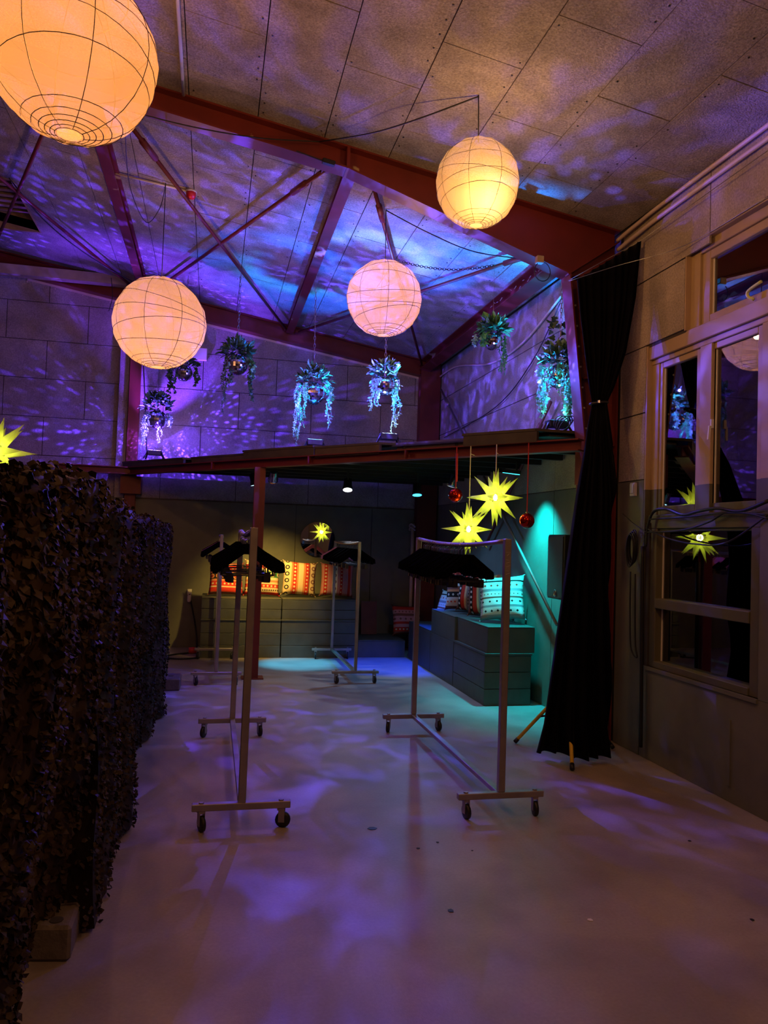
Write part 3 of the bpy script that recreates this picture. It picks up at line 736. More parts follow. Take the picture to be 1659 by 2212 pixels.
# ================================================================== CRATES
def crate(x0, x1, y0, y1, z0, z1, label, lid=False, planks=3, face='y', split_side=True, group='painted wooden crates'):
    t = thing('crate', label, 'crate', ((x0+x1)/2, (y0+y1)/2, z0), 0, group)
    g = .006; zt = z1-(.022 if lid else .012)
    MB().box(x0+.018, x1-.018, y0+.018, y1-.018, z0+.004, zt).build('carcass', M['gap'], t)
    h = (zt-z0)/planks
    for k in range(planks):
        za, zb = z0+k*h+(g/2 if k else .002), z0+(k+1)*h-g/2
        MB().box(x0, x1, y0, y0+.018, za, zb).build('plank', M['crate'], t, bevel=.002)
        MB().box(x0, x0+.018, y0+.0185, y1, za, zb).build('plank', M['crate'], t, bevel=.002)
        MB().box(x1-.018, x1, y0+.0185, y1, za, zb).build('plank', M['crate'], t, bevel=.002)
    o = .012 if lid else 0
    MB().box(x0-o*.4, x1+o*.4, y0-o, y1, zt+.0005, z1).build('lid' if lid else 'top', M['crate'], t, bevel=.002)
    return t
crate(-.10, .93, 10.2, 11.0, 0, .505, 'lower left crate against the back wall under two patterned cushions', True)
crate(.945, 1.965, 10.2, 11.0, 0, .505, 'lower right crate against the back wall under two striped cushions', True)
crate(-.10, .93, 10.21, 11.0, .505, .775, 'flat upper crate on the left back crate, bearing the red and green cushions', False, 2)
crate(.945, 1.965, 10.21, 11.0, .505, .775, 'flat upper crate on the right back crate, bearing the pink striped cushions', False, 2)
crate(1.985, 2.64, 10.22, 11.0, 0, .23, 'low bench crate in the back corner with a cushion on it', False, 1)
crate(2.67, 3.16, 7.17, 8.16, 0, .515, 'nearest lower crate on the right, end boards facing the viewer', True)
crate(2.67, 3.16, 8.175, 9.09, 0, .505, 'middle lower crate on the right lit deep blue', False, 1)
crate(2.67, 3.16, 9.105, 10.15, 0, .505, 'far lower crate on the right beneath a lone cushion', False, 1)
crate(2.695, 3.195, 7.175, 8.13, .515, .775, 'nearest upper crate on the right under the turquoise cushion', False, 1)
crate(2.67, 3.19, 8.145, 9.07, .505, .775, 'middle upper crate on the right beneath the brown cushions', False, 1)
pn = MB().box(0, .205, -.012, .012, 0, .47).box(-.012, 0, -.018, .018, 0, .48).box(.205, .217, -.018, .018, 0, .48)
pn.xform(Matrix.Translation(onY(781, 1371, 10.85)) @ rot('X', -.12)); zmin = min(v[2] for v in pn.v); pn.v = [(x, y, z-zmin+.232) for x, y, z in pn.v]
single('side_panel', pn, mat('red_brown_board', (.14,.035,.03), .6), 'red brown board leaning on the wall behind the low bench', 'board')
# ================================================================== CUSHIONS
def fabric(name, bands, motifs, axis='x', base=(.4,.1,.08), size=.46, wob=True):
    m = bpy.data.materials.new(name); m.use_nodes = True; nt = m.node_tree; N = nt.nodes; L = nt.links
    B = N['Principled BSDF']; B.inputs['Roughness'].default_value = .95; B.inputs['Specular IOR Level'].default_value = .1
    tc = N.new('ShaderNodeTexCoord'); sp = N.new('ShaderNodeSeparateXYZ'); L.new(tc.outputs['Object'], sp.inputs[0])
    def mth(op, a, b=None, c=None):
        n = N.new('ShaderNodeMath'); n.operation = op
        for i, q in enumerate((a, b, c)):
            if q is None: continue
            if isinstance(q, (int, float)): n.inputs[i].default_value = q
            else: L.new(q, n.inputs[i])
        return n.outputs[0]
    a_, b_ = ('X', 'Z') if axis == 'x' else ('Z', 'X')
    v = mth('ADD', mth('DIVIDE', sp.outputs[a_], size), .5); u = mth('DIVIDE', sp.outputs[b_], size)
    cr = N.new('ShaderNodeValToRGB'); cr.color_ramp.interpolation = 'CONSTANT'; e = cr.color_ramp.elements
    e[0].position = 0; e[0].color = (*bands[0][1], 1)
    while len(e) > 1: e.remove(e[-1])
    for p, c_ in bands[1:]: q = e.new(p); q.color = (*c_, 1)
    L.new(v, cr.inputs[0]); out = cr.outputs[0]
    for (cv, n, r, col, shape) in motifs:
        fu = mth('DIVIDE', mth('SUBTRACT', mth('FRACT', mth('MULTIPLY', u, n)), .5), n); dv = mth('SUBTRACT', v, cv)
        if shape == 'dot': dd = mth('SQRT', mth('ADD', mth('MULTIPLY', fu, fu), mth('MULTIPLY', dv, dv)))
        else: dd = mth('ADD', mth('ABSOLUTE', fu), mth('ABSOLUTE', dv))
        if shape == 'ring':
            dd = mth('ABSOLUTE', mth('SUBTRACT', mth('SQRT', mth('ADD', mth('MULTIPLY', fu, fu), mth('MULTIPLY', dv, dv))), r)); k = mth('LESS_THAN', dd, r*.3)
        else: k = mth('LESS_THAN', dd, r)
        x = N.new('ShaderNodeMix'); x.data_type = 'RGBA'; L.new(k, x.inputs[0]); L.new(out, x.inputs[6]); x.inputs[7].default_value = (*col, 1); out = x.outputs[2]
    no = N.new('ShaderNodeTexNoise'); no.inputs['Scale'].default_value = 220; L.new(tc.outputs['Object'], no.inputs['Vector'])
    mr = N.new('ShaderNodeMapRange'); mr.inputs['To Min'].default_value = .7; mr.inputs['To Max'].default_value = 1.3; L.new(no.outputs[0], mr.inputs[0])
    x = N.new('ShaderNodeMix'); x.data_type = 'RGBA'; x.blend_type = 'MULTIPLY'; x.inputs[0].default_value = 1; L.new(out, x.inputs[6]); L.new(mr.outputs[0], x.inputs[7])
    L.new(x.outputs[2], B.inputs['Base Color']); return m
RED, CRM, GRN, BLK, ORG, PNK, BRN, BLU, GRY, WHT = (.50,.035,.02), (.62,.47,.27), (.05,.16,.05), (.02,.018,.016), (.55,.20,.08), (.55,.22,.20), (.20,.07,.05), (.16,.20,.26), (.25,.24,.24), (.62,.58,.52)
F1 = fabric('kilim_red_black', [(0,BRN),(.08,RED),(.2,CRM),(.24,RED),(.38,ORG),(.44,BLK),(.62,ORG),(.68,RED),(.84,CRM),(.88,BRN)], [(.31,9,.028,CRM,'dot'),(.53,6,.05,ORG,'ring'),(.53,6,.02,RED,'dot'),(.76,9,.028,CRM,'dia')], 'z')
F2 = fabric('kilim_green_gold', [(0,RED),(.07,CRM),(.20,RED),(.30,CRM),(.36,ORG),(.42,CRM),(.50,GRN),(.68,CRM),(.76,RED),(.88,CRM)], [(.13,16,.025,BLK,'dia'),(.25,9,.03,CRM,'dot'),(.59,5,.055,CRM,'ring'),(.59,5,.022,RED,'dot'),(.82,9,.034,ORG,'dia'),(.94,18,.02,BLK,'dia')], 'z')
F3 = fabric('kilim_gold_stripes', [(0,CRM),(.24,ORG),(.29,RED),(.40,ORG),(.45,CRM),(.60,ORG),(.66,RED),(.76,BRN),(.80,CRM)], [(.12,5,.05,BLK,'ring'),(.345,9,.03,CRM,'dot'),(.71,9,.03,CRM,'dia'),(.9,5,.05,BRN,'ring')], 'x')
F4 = fabric('kilim_pink_stripes', [(0,PNK),(.10,RED),(.20,PNK),(.34,WHT),(.50,PNK),(.58,RED),(.66,PNK),(.82,RED),(.90,PNK)], [(.15,9,.03,CRM,'dot'),(.42,5,.04,BRN,'ring'),(.42,10,.012,RED,'dia'),(.62,9,.025,CRM,'dia')], 'x')
F5 = fabric('kilim_faded_red', [(0,BRN),(.12,RED),(.25,PNK),(.34,RED),(.42,PNK),(.60,BRN),(.68,PNK),(.80,RED),(.92,BRN)], [(.185,9,.025,CRM,'dot'),(.51,6,.04,BRN,'dia'),(.74,9,.03,BRN,'dia')], 'z')
F6 = fabric('kilim_pale_grey', [(0,GRY),(.10,WHT),(.26,GRY),(.31,WHT),(.46,BRN),(.50,WHT),(.62,GRY),(.68,WHT),(.84,BLK),(.88,WHT)], [(.18,7,.03,BLK,'dia'),(.39,6,.028,BLK,'dia'),(.56,12,.018,BRN,'dia'),(.76,7,.03,RED,'dia')], 'z')
F7 = fabric('kilim_dark_stripes', [(0,BRN),(.12,BLK),(.22,RED),(.34,CRM),(.40,GRY),(.54,RED),(.62,BLK),(.74,ORG),(.82,RED),(.90,BRN)], [(.17,8,.03,WHT,'dot'),(.47,12,.02,BLK,'dia'),(.68,8,.03,CRM,'dot')], 'x')
F8 = fabric('kilim_black_cream', [(0,BRN),(.08,WHT),(.30,BLK),(.44,ORG),(.50,BRN),(.58,WHT),(.80,BLK),(.88,RED)], [(.37,7,.035,WHT,'dia'),(.19,9,.03,RED,'dia'),(.69,14,.02,BLU,'dia')], 'z')
def cushion_mesh(s=.46, t=.14, seed=1):
    rnd = random.Random(seed); n = 14; mb = MB()
    P = lambda u, v, sd: None
    for sd in (1, -1):
        for i in range(n+1):
            for j in range(n+1):
                u, v = 2*i/n-1, 2*j/n-1
                e = (1-abs(u)**2.6)*(1-abs(v)**2.6)
                pinch = 1-.07*(1-abs(u)**2)*abs(v)**3
                pinch2 = 1-.07*(1-abs(v)**2)*abs(u)**3
                x = u*s/2*pinch2*(1); z = v*s/2*pinch
                y = sd*t/2*(e**.55)+.012*math.sin(3*u+seed)*math.sin(2.4*v+seed*2)*e
                wr = .006*math.sin(9*u+5*v+seed)*e*(.4+abs(u*v))
                mb.v.append((x, y+wr*sd, z))
    k = (n+1)*(n+1)
    for i in range(n):
        for j in range(n):
            a = i*(n+1)+j; q = (a, a+n+1, a+n+2, a+1); mb.f.append(q[::-1]); mb.f.append(tuple(x+k for x in q))
    return mb
def cushion(x, y, zbase, fab, label, rz=0, tilt=-.3, s=.46, t=.16, seed=1, spin=0, group='patterned cushions'):
    t_ = thing('cushion', label, 'cushion', (x, y, zbase), rz, group)
    mb = cushion_mesh(s, t, seed); Mx = rot('X', tilt) @ rot('Y', spin)
    co = [Mx @ Vector(v) for v in mb.v]+[Mx @ Vector((sx*s*.535, 0, sz*s*.525)) for sx in (-1, 1) for sz in (-1, 1)]; zm = min(c.z for c in co)
    c = mb.build('cover', fab, t_, True, True); c.matrix_basis = Matrix.Translation((0,0,-zm)) @ Mx
    md = c.modifiers.new('weld', 'WELD'); md.merge_threshold = .0008
    # corner tassels
    k = MB()
    for sx in (-1, 1):
        for sz in (-1, 1):
            k.tube([(sx*s/2*.985, 0, sz*s/2*.985), (sx*s/2*1.05, .004, sz*s/2*1.03)], [.009, .003], 5)
    tz = k.build('corner_tip', fab, t_, True, True); tz.matrix_basis = c.matrix_basis.copy()
    return t_
def cpx(px, py, Y): p = onY(px, py, Y); return p.x
ZC = .777
cushion(cpx(488,1270,10.55), 10.52, ZC, F1, 'red and black patterned cushion at the left end of the back crates', .08, -.30, .46, .15, 1, .03)
cushion(cpx(566,1262,10.55), 10.55, ZC, F2, 'green and gold patterned cushion behind the red post', -.05, -.16, .48, .17, 2, .02)
cushion(cpx(646,1262,10.55), 10.55, ZC, F3, 'gold and red vertically striped cushion in the brightest light', .02, -.20, .47, .16, 3, .06)
cushion(cpx(727,1268,10.55), 10.55, ZC, F4, 'pink striped cushion at the right end of the back crates', -.03, -.28, .46, .16, 4, .05)
cushion(cpx(878,1340,10.7), 10.68, .232, F5, 'faded red patterned cushion on the low corner bench', .1, -.35, .44, .15, 5, .04)
def cx_(px, py, X): return onX(px, py, X)
cushion(2.97, 9.30, .507, F6, 'lone pale grey patterned cushion on the far right crate', -1.15, -.30, .46, .15, 6, .05)
cushion(3.02, 9.02, ZC, fabric('kilim_peach', [(0,PNK),(.2,WHT),(.4,ORG),(.5,PNK),(.8,WHT)], [(.3,7,.03,BRN,'dia')], 'x'), 'small peach cushion half hidden behind the black and cream cushion', -1.2, -.12, .34, .13, 7)
cushion(2.95, 8.70, ZC, F8, 'black and cream banded cushion at the left of the right hand row', -.75, -.15, .47, .18, 8, -.05)
cushion(2.97, 8.38, ZC, F7, 'brown striped cushion in the middle of the right hand row', -.95, -.10, .45, .17, 9, .06)
cushion(2.99, 8.06, ZC, F7, 'brown striped cushion leaning beside the turquoise lit cushion', -.85, -.10, .45, .17, 10, -.08)
cushion(3.13, 7.74, ZC, fabric('kilim_slate', [(0,GRY),(.3,BLU),(.4,GRY),(.7,BLU)], [(.35,8,.03,WHT,'dia')], 'z'), 'dark slate cushion pressed behind the turquoise lit cushion', -1.45, -.12, .42, .10, 12, .12)
cushion(2.97, 7.52, ZC, F6, 'cream patterned cushion lit turquoise at the near end of the right crates', -.55, -.30, .47, .17, 11, -.10)
# ================================================================== CURTAIN AND STAND
cu = thing('curtain', 'black velvet curtain tied in the middle beside the red column', 'curtain', (2.85, 5.45, 0))
LV = [ # z, left point, right point, fold depth
 (3.80, onY(1243, 606, 5.60), onY(1384, 520, 5.42), .03),
 (3.45, onY(1250, 690, 5.58), onY(1372, 640, 5.42), .035),
 (3.0, onY(1262, 780, 5.56), onY(1350, 760, 5.42), .03),
 (2.75, onY(1272, 840, 5.54), onY(1325, 835, 5.44), .022),
 (2.62, onY(1279, 872, 5.53), onY(1309, 870, 5.46), .014),
 (2.45, onY(1268, 920, 5.43), onY(1316, 920, 5.34), .022),
 (2.2, onY(1258, 985, 5.34), onY(1325, 985, 5.24), .035),
 (1.85, onY(1242, 1070, 5.28), onY(1327, 1072, 5.15), .045),
 (1.3, onY(1222, 1200, 5.25), onY(1318, 1200, 5.12), .055),
 (.75, onY(1196, 1370, 5.25), onY(1316, 1370, 5.12), .06),
 (.25, onY(1168, 1560, 5.30), onY(1314, 1560, 5.17), .065),
 (.05, onY(1152, 1622, 5.40), onY(1312, 1636, 5.24), .065)]
mb = MB(); NC = 72; rows = []
for i in range(len(LV)-1):
    for k in range(5):
        t_ = k/5
        rows.append((LV[i][1].lerp(LV[i+1][1], t_), LV[i][2].lerp(LV[i+1][2], t_), lerp(LV[i][3], LV[i+1][3], t_)))
rows.append(LV[-1][1:])
for ri, (a, b, dp) in enumerate(rows):
    for j in range(NC+1):
        u = j/NC; p = Vector(a).lerp(Vector(b), u)
        ph = u*2*PI*(9-4*max(0, (ri-28)/28))+.5*math.sin(ri*.15+u*5)
        p = p+Vector((.010*math.cos(ph), -dp*(.6*math.sin(ph)+.4*math.sin(ph*.37+1)), 0))
        q_ = max(0, (ri-35)/(len(rows)-36)); p.y -= .07*q_*math.sin(PI*u)
        if ri == len(rows)-1: p.z += .012*math.sin(u*7)
        if p.z < .004: p.z = .004
        mb.v.append(tuple(p))
for ri in range(len(rows)-1):
    for j in range(NC): a = ri*(NC+1)+j; mb.f.append((a, a+1, a+NC+2, a+NC+1))
o = mb.build('cloth', M['curtain'], cu, True); md = o.modifiers.new('thick', 'SOLIDIFY'); md.thickness = .004
tz = LV[4]; c0 = tz[1].lerp(tz[2], .5); wv = (tz[2]-tz[1]).length/2+.016
MB().tube([c0+Vector((wv*math.cos(a), .045*math.sin(a), .01*math.cos(a))) for a in [2*PI*i/20 for i in range(20)]], .012, 6, True).build('tie_cord', M['black'], cu, True)
MB().lathe([(.012, -.01), (.012, .01)], 8, tuple(c0+Vector((-.03, -.055, .0)))).build('tie_clip', M['hook'], cu)
# wire the curtain hangs from, and a second wire
K0 = onY(1227, 606, 5.66)
single('curtain_wire', MB().tube([K0, onY(1384, 520, 5.43), onX(1659, 325, 3.22)], .003, 5), 'hook', 'thin steel wire carrying the curtain along the windows', 'wire', True)
single('slack_wire', MB().tube(smooth_pts([K0+Vector((0,-.02,-.01)), onY(1330, 575, 5.3), onX(1480, 530, 3.24), onX(1659, 424, 3.25)], 6), .0025, 5), 'hook', 'slack wire crossing the curtain top towards the transom window', 'wire', True)
st = thing('tripod_stand', 'black tripod stand with yellow taped legs poking out under the curtain', 'stand', (2.80, 5.62, 0))
HUB = Vector((2.80, 5.62, .50))
for i, ft in enumerate((onZ(1112, 1603, .015), onZ(1236, 1662, .015), Vector((3.16, 5.55, .015)))):
    a = HUB; MB().tube([a, a.lerp(ft, .97)], .014, 8).build('leg', M['yellow' if i < 2 else 'black'], st, True)
    MB().tube([a.lerp(ft, .94), ft], .017, 8).build('foot', M['rubber'], st, True)
    m_ = Vector((HUB.x, HUB.y, .28)); MB().tube([m_, a.lerp(ft, .55)], .008, 6).build('strut', M['black'], st, True)
MB().tube([(HUB.x, HUB.y, .22), (HUB.x, HUB.y, 1.5)], .018, 8).build('pole', M['black'], st, True)
# ================================================================== CAMOUFLAGE NETTING
def net(name, label, xf, ya, yb, ztop, nleaf, seed, lsz=.05, zb=None):
    rnd = random.Random(seed); t = thing(name, label, 'netting', (xf(ya, 0), (ya+yb)/2, 0), 0, 'camouflage netting screens')
    # steel fence the net is thrown over
    fr = MB(); xs_ = lambda y, z: xf(y, z)-.12
    for z in (.12, 1.62): fr.tube([(xs_(ya+.1, z), ya+.1, z), (xs_(yb-.1, z), yb-.1, z)], .018, 6)
    for y in (ya+.1, yb-.1): fr.tube([(xs_(y, 0), y, .0), (xs_(y, 1.6), y, 1.62)], .018, 6)
    fr.build('fence_frame', M['steel'], t, True)
    mb = MB(); ny, nz = 60, 24
    def P(u, v):
        y = lerp(ya, yb, u); zt = ztop(u); z = .02+v*(zt-.02)
        zbm = zb(u) if zb else .02; z = zbm+v*(zt-zbm)
        x = xf(y, z)+.035*math.sin(y*7+seed)+.02*math.sin(y*17+z*2+seed)+.015*math.sin(z*6+y*3)
        return Vector((x, y, z))
    for i in range(ny+1):
        for j in range(nz+1): mb.v.append(tuple(P(i/ny, j/nz)))
    for i in range(ny):
        for j in range(nz): a = i*(nz+1)+j; mb.f.append((a, a+1, a+nz+2, a+nz+1))
    # fold over the top and the far end
    b = len(mb.v)
    for i in range(ny+1): p = P(i/ny, 1); mb.v += [(p.x-.2, p.y, p.z-.02), (p.x-.24, p.y, p.z-.9)]
    for i in range(ny):
        a0 = i*(nz+1)+nz; a1 = (i+1)*(nz+1)+nz; mb.f.append((a0, b+2*i, b+2*i+2, a1)); mb.f.append((b+2*i, b+2*i+1, b+2*i+3, b+2*i+2))
    b = len(mb.v)
    for j in range(nz+1): p = P(1, j/nz); mb.v.append((p.x-.3, p.y+.02, p.z))
    for j in range(nz): a0 = ny*(nz+1)+j; mb.f.append((a0, b+j, b+j+1, a0+1))
    b = len(mb.v)
    for j in range(nz+1): p = P(0, j/nz); mb.v.append((p.x-.3, p.y-.02, p.z))
    for j in range(nz): mb.f.append((j, j+1, b+j+1, b+j))
    mb.build('net_cloth', M['net'], t, True)
    lf = MB()
    for k in range(nleaf):
        r_ = rnd.random()
        if r_ < .88: p = P(rnd.random(), rnd.random()**.9)
        elif r_ < .95: p = P(rnd.random(), 1)+Vector((-rnd.random()*.18, 0, rnd.uniform(0,.02)))
        else:
            e_ = rnd.choice((0, 1)); p = P(e_, rnd.random())+Vector((-rnd.random()*.28, .03*(2*e_-1), 0))
        s = lsz*rnd.uniform(.5, 1.25)
        d = Vector((rnd.uniform(.0,1), rnd.uniform(-1,1), rnd.uniform(-1.2,.35))).normalized()
        n = Vector((rnd.uniform(.4,1), rnd.uniform(-.8,.8), rnd.uniform(-.4,.8))); w = d.cross(n).normalized()
        n = w.cross(d).normalized()
        q = p+n*.008
        a = [q-w*s*.25, q+w*s*.3, q+d*s*.55+w*s*.45+n*s*.18, q+d*s*1.1+n*s*.05, q+d*s*.6-w*s*.4+n*s*.2]
        a = [Vector((v.x, v.y, max(v.z, .003))) for v in a]
        b = len(lf.v); lf.v += [tuple(v) for v in a]; lf.f += [(b, b+1, b+2), (b, b+2, b+4), (b+2, b+3, b+4)]
    lf.build('leaf_scraps', M['net'], t, kind='stuff')
    return t
zt_near = lambda u: 1.745+.02*math.sin(u*9)+.012*math.sin(u*31)+(.035 if u > .86 else 0)
net('camouflage_net', 'near brown camouflage net with large leaf scraps over a fence', lambda y, z: -.63+.13*min(1, z/1.2)+.07*min(1, max(0, (y-2.2)/1.0)), .3, 3.22, zt_near, 14000, 3, .030, lambda u: .06)
zt_far = lambda u: 1.70+.015*math.sin(u*13)+.01*math.sin(u*37)-.02*u
net('camouflage_net', 'far dark blue grey camouflage net ending beside the clothes racks', lambda y, z: -.44+.04*math.sin(y*1.9+.6)-.03*min(1, z), 3.26, 8.05, zt_far, 22000, 9, .022)
q1, q2, q3, q4 = onZ(77, 2002, .13), onZ(154, 2002, .13), onZ(180, 1929, .13), onZ(125, 1934, .13)
q1 = q1+(q1-q2)*.8; q4 = q4+(q4-q3)*1.2
t = thing('fence_foot', 'worn concrete fence foot with a hole at the lower left', 'fence foot', ((q1.x+q3.x)/2, (q1.y+q3.y)/2, 0), 0, 'concrete fence feet')
MB().prism([(q1.x, q1.y), (q2.x, q2.y), (q3.x, q3.y), (q4.x, q4.y)], 'z', 0, .13).build('block', M['concrete'], t, bevel=.012)
hc = onZ(122, 1988, .13); MB().lathe([(.025, .1305), (.025, .133)], 12, (hc.x, hc.y, 0)).build('socket_hole', M['gap'], t)
t = thing('fence_foot', 'dark fence foot at the far end of the netting', 'fence foot', (-.33, 8.2, 0), 0, 'concrete fence feet')
MB().box(-.52, -.26, 8.08, 8.42, 0, .12).build('block', M['concrete'], t, bevel=.01)
MB().lathe([(.028, .121), (.028, .123)], 12, (-.36, 8.25, 0)).build('socket_hole', M['gap'], t)
# ================================================================== MIRROR BALL PLANTERS
def leaf(mb, p, d, n, s, kind):
    w = d.cross(n)
    if w.length < 1e-4: return
    w.normalize(); n = w.cross(d).normalized()
    if kind == 'ivy':
        pts = [(0,0),(.28,-.12),(.55,.22),(.30,.35),(.28,.62),(0,1.0),(-.28,.62),(-.30,.35),(-.55,.22),(-.28,-.12)]
        b = len(mb.v)
        for (x, y) in pts: mb.v.append(tuple(p+w*(x*s)+d*(y*s)+n*(.12*s*abs(x))))
        mb.f += [(b,b+1,b+2,b+3), (b,b+3,b+4,b+5), (b,b+5,b+6,b+7), (b,b+7,b+8,b+9)]
    else:
        wd_ = .34 if kind == 'oval' else .16
        b = len(mb.v)
        for (x, y, h) in ((0,0,0),(wd_,.4,.08),(wd_*.7,.75,.06),(0,1,-.05),(-wd_*.7,.75,.06),(-wd_,.4,.08)): mb.v.append(tuple(p+w*(x*s)+d*(y*s)+n*(h*s)))
        mb.f += [(b,b+1,b+2,b+3), (b,b+3,b+4,b+5)]
def mirror_ball(mb, r, rows=15):
    for i in range(rows):
        t0, t1 = PI*i/rows, PI*(i+1)/rows; tm = (t0+t1)/2; n = max(4, int(2*PI*math.sin(tm)*rows/PI))
        for k in range(n):
            a0, a1 = 2*PI*k/n, 2*PI*(k+1)/n; g = .04
            c = Vector((math.sin(tm)*math.cos((a0+a1)/2), math.sin(tm)*math.sin((a0+a1)/2), math.cos(tm)))
            e1 = Vector((-math.sin((a0+a1)/2), math.cos((a0+a1)/2), 0)); e2 = c.cross(e1)
            j = Vector((random.uniform(-1,1), random.uniform(-1,1), random.uniform(-1,1)))*.02
            nn = (c+j).normalized(); e1 = (e1-nn*e1.dot(nn)).normalized(); e2 = nn.cross(e1)
            hw = math.sin(tm)*PI/n*.95; hh = PI/rows/2*.95
            mb.add([c*r+(-e1*hw-e2*hh)*r, c*r+(e1*hw-e2*hh)*r, c*r+(e1*hw+e2*hh)*r, c*r+(-e1*hw+e2*hh)*r], [(0,1,2,3)])
def vine_strand(mb, c, r, ang, out, length, lk, dens, rnd):
    p = c+Vector((math.cos(ang)*r*out, math.sin(ang)*r*out, r*.75)); pts = []
    n = max(8, int(length/.035)); sw = rnd.uniform(0, 6)
    for i in range(n+1):
        q = i/n
        pts.append(p+Vector((math.cos(ang)*r*.25*math.sin(min(1,q*4)*PI/2)+.018*math.sin(q*9+sw), math.sin(ang)*r*.25+.018*math.cos(q*8+sw), -q*length)))
    mb.tube(pts, .0025, 4)
    for i in range(1, len(pts)):
        for k in range(dens):
            d = Vector((rnd.uniform(-1,1), rnd.uniform(-1,1), rnd.uniform(-1,.15))).normalized(); nv = Vector((rnd.uniform(-1,1), -1, rnd.uniform(-.3,1))).normalized()
            s = {'ivy': .05, 'oval': .045, 'small': .024, 'blade': .05}[lk]*rnd.uniform(.7,1.2)*(1-.35*i/len(pts))
            leaf(mb, pts[i].lerp(pts[i-1], rnd.random()), d, nv, s, 'oval' if lk == 'small' else lk)
def planter(c, r, label, chain_top, crown, vines, seed, lv=('leaf','leaf2'), nl=170, chain=True, csz=1.0, climb=0):
    rnd = random.Random(seed); c = Vector(c)
    t = thing('mirror_ball_planter', label, 'hanging plant', c-Vector((0,0,r)), 0, 'mirror balls topped with hanging plants')
    b = MB(); mirror_ball(b, r); b.v = [tuple(Vector(v)+c) for v in b.v]; b.build('mirror_ball', M['mirror'], t)
    b = MB().lathe([(max(.001, r*.965*math.sin(PI*i/12)), c.z-r*.965*math.cos(PI*i/12)) for i in range(13)], 18, (c.x, c.y, 0)); b.build('ball_core', M['gap'], t, True)
    # crown of leaves
    for li, (mk, frac) in enumerate(zip(lv, (.62, .38))):
        mb = MB()
        for k in range(int(nl*frac)):
            a = rnd.uniform(0, 2*PI); el = rnd.uniform(.12, 1.45); rr = r*rnd.uniform(.75, 1.12)*csz
            dr = Vector((math.cos(a)*math.cos(el), math.sin(a)*math.cos(el), math.sin(el)))
            p = c+Vector((0,0,r*.80*csz))+Vector((dr.x*rr*1.25, dr.y*rr*1.25, dr.z*rr*crown))
            d = (dr+Vector((0,0,rnd.uniform(-.9,.5)))).normalized(); n = (dr+Vector((rnd.uniform(-.6,.6),rnd.uniform(-.6,.6),.5))).normalized()
            s = rnd.uniform(.045, .085)*csz if li == 0 else rnd.uniform(.05, .12)*csz
            leaf(mb, p, d, n, s, 'ivy' if li == 0 else rnd.choice(('oval', 'blade', 'blade')))
        mb.build('leaf_crown' if li == 0 else 'leaf_fronds', M[mk], t, kind='stuff')
    for (ang, out, length, mk, lk, dens) in vines:
        mb = MB()
        for strand in range(3):
            ang2 = ang+rnd.uniform(-.28,.28); ln2 = length*rnd.uniform(.72, 1.0) if strand else length
            vine_strand(mb, c, r, ang2, out*rnd.uniform(.85,1.12), ln2, lk, dens, rnd)
        mb.build('trailing_vine', M[mk], t, kind='stuff')
    ct = Vector(chain_top); z0 = c.z+r*1.0; z1 = ct.z
    if climb:
        mb = MB()
        for k in range(26):
            q = rnd.random(); p = Vector((c.x+rnd.uniform(-.09,.05), c.y+rnd.uniform(-.05,.05), z0+.1+q*climb)); d = Vector((rnd.uniform(-1,1), rnd.uniform(-1,1), rnd.uniform(-.7,.4))).normalized()
            leaf(mb, p, d, Vector((rnd.uniform(-.5,.5),-1,.3)).normalized(), rnd.uniform(.04,.06), 'ivy')
        mb.tube(smooth_pts([(c.x, c.y, z0), (c.x-.05, c.y, z0+climb*.4), (c.x+.02, c.y, z0+climb)], 5), .0025, 4)
        mb.build('climbing_vine', M['leaf'], t, kind='stuff')
    if chain:
        mb = MB(); L_ = z1-z0; n = int(L_/.042); dx = (ct.x-c.x)/max(n,1); dy = (ct.y-c.y)/max(n,1)
        for i in range(n):
            o_ = Vector((c.x+dx*i, c.y+dy*i, z0+i*.042+.021)); ax = Vector((1,0,0)) if i % 2 else Vector((0,1,0))
            mb.tube([o_+ax*(.010*math.cos(a))+Vector((0,0,.026*math.sin(a))) for a in [2*PI*k/8 for k in range(8)]], .003, 4, True)
        mb.build('chain', M['steel'], t)
    else:
        MB().tube([(c.x, c.y, z0), ct], .002, 4).build('wire', M['hook'], t)
    return t
DZ = 2.587
B2 = onE(677, 850, .35); B3 = onE(831, 834, .35); B4 = onE(1208, 813, .36); B1 = onY(339, 907, 10.72)
t5 = on_plane(520, 600, (-.82, 6.2, 0), (FR0-.06-6.2, -1.74, 0)); t5.z = zc(t5.x)-.10; B5 = onY(512, 788, t5.y); B6 = onY(398, 806, 9.9); t7 = onC(1068, 580, .12); B7 = onY(1064, 738, t7.y)
def pr(c, px): return px*(c-CAM).length/FPX
W_, E_ = PI, 0
planter(B1, pr(B1, 20.5), 'mirror ball planter lit violet at the far left with dense dark leaves', (B1.x, B1.y, 4.6), 1.6, [(PI*.95,1.05,.55,'leaf3','small',5),(PI*1.1,.9,.42,'leaf3','blade',3),(-.9,.3,.42,'leaf3','small',4),(PI*.6,1.1,.2,'leaf3','blade',3),(.1,1.1,.2,'leaf3','blade',3)], 1, ('leaf','leaf3'), 230)
planter(B2, pr(B2, 24), 'mirror ball planter lit turquoise with a long left trail reaching below the platform edge', onC(683, 592, .13), 1.35, [(PI,1.25,.80,'leaf3','small',6),(PI*.93,1.05,.62,'leaf2','small',6),(PI*1.05,1.15,.72,'leaf3','small',5),(-2.4,1.0,.5,'leaf2','small',5),(.1,1.2,.50,'leaf3','oval',1),(0,1.4,.2,'leaf2','blade',4)], 2, ('leaf','leaf2'), 190)
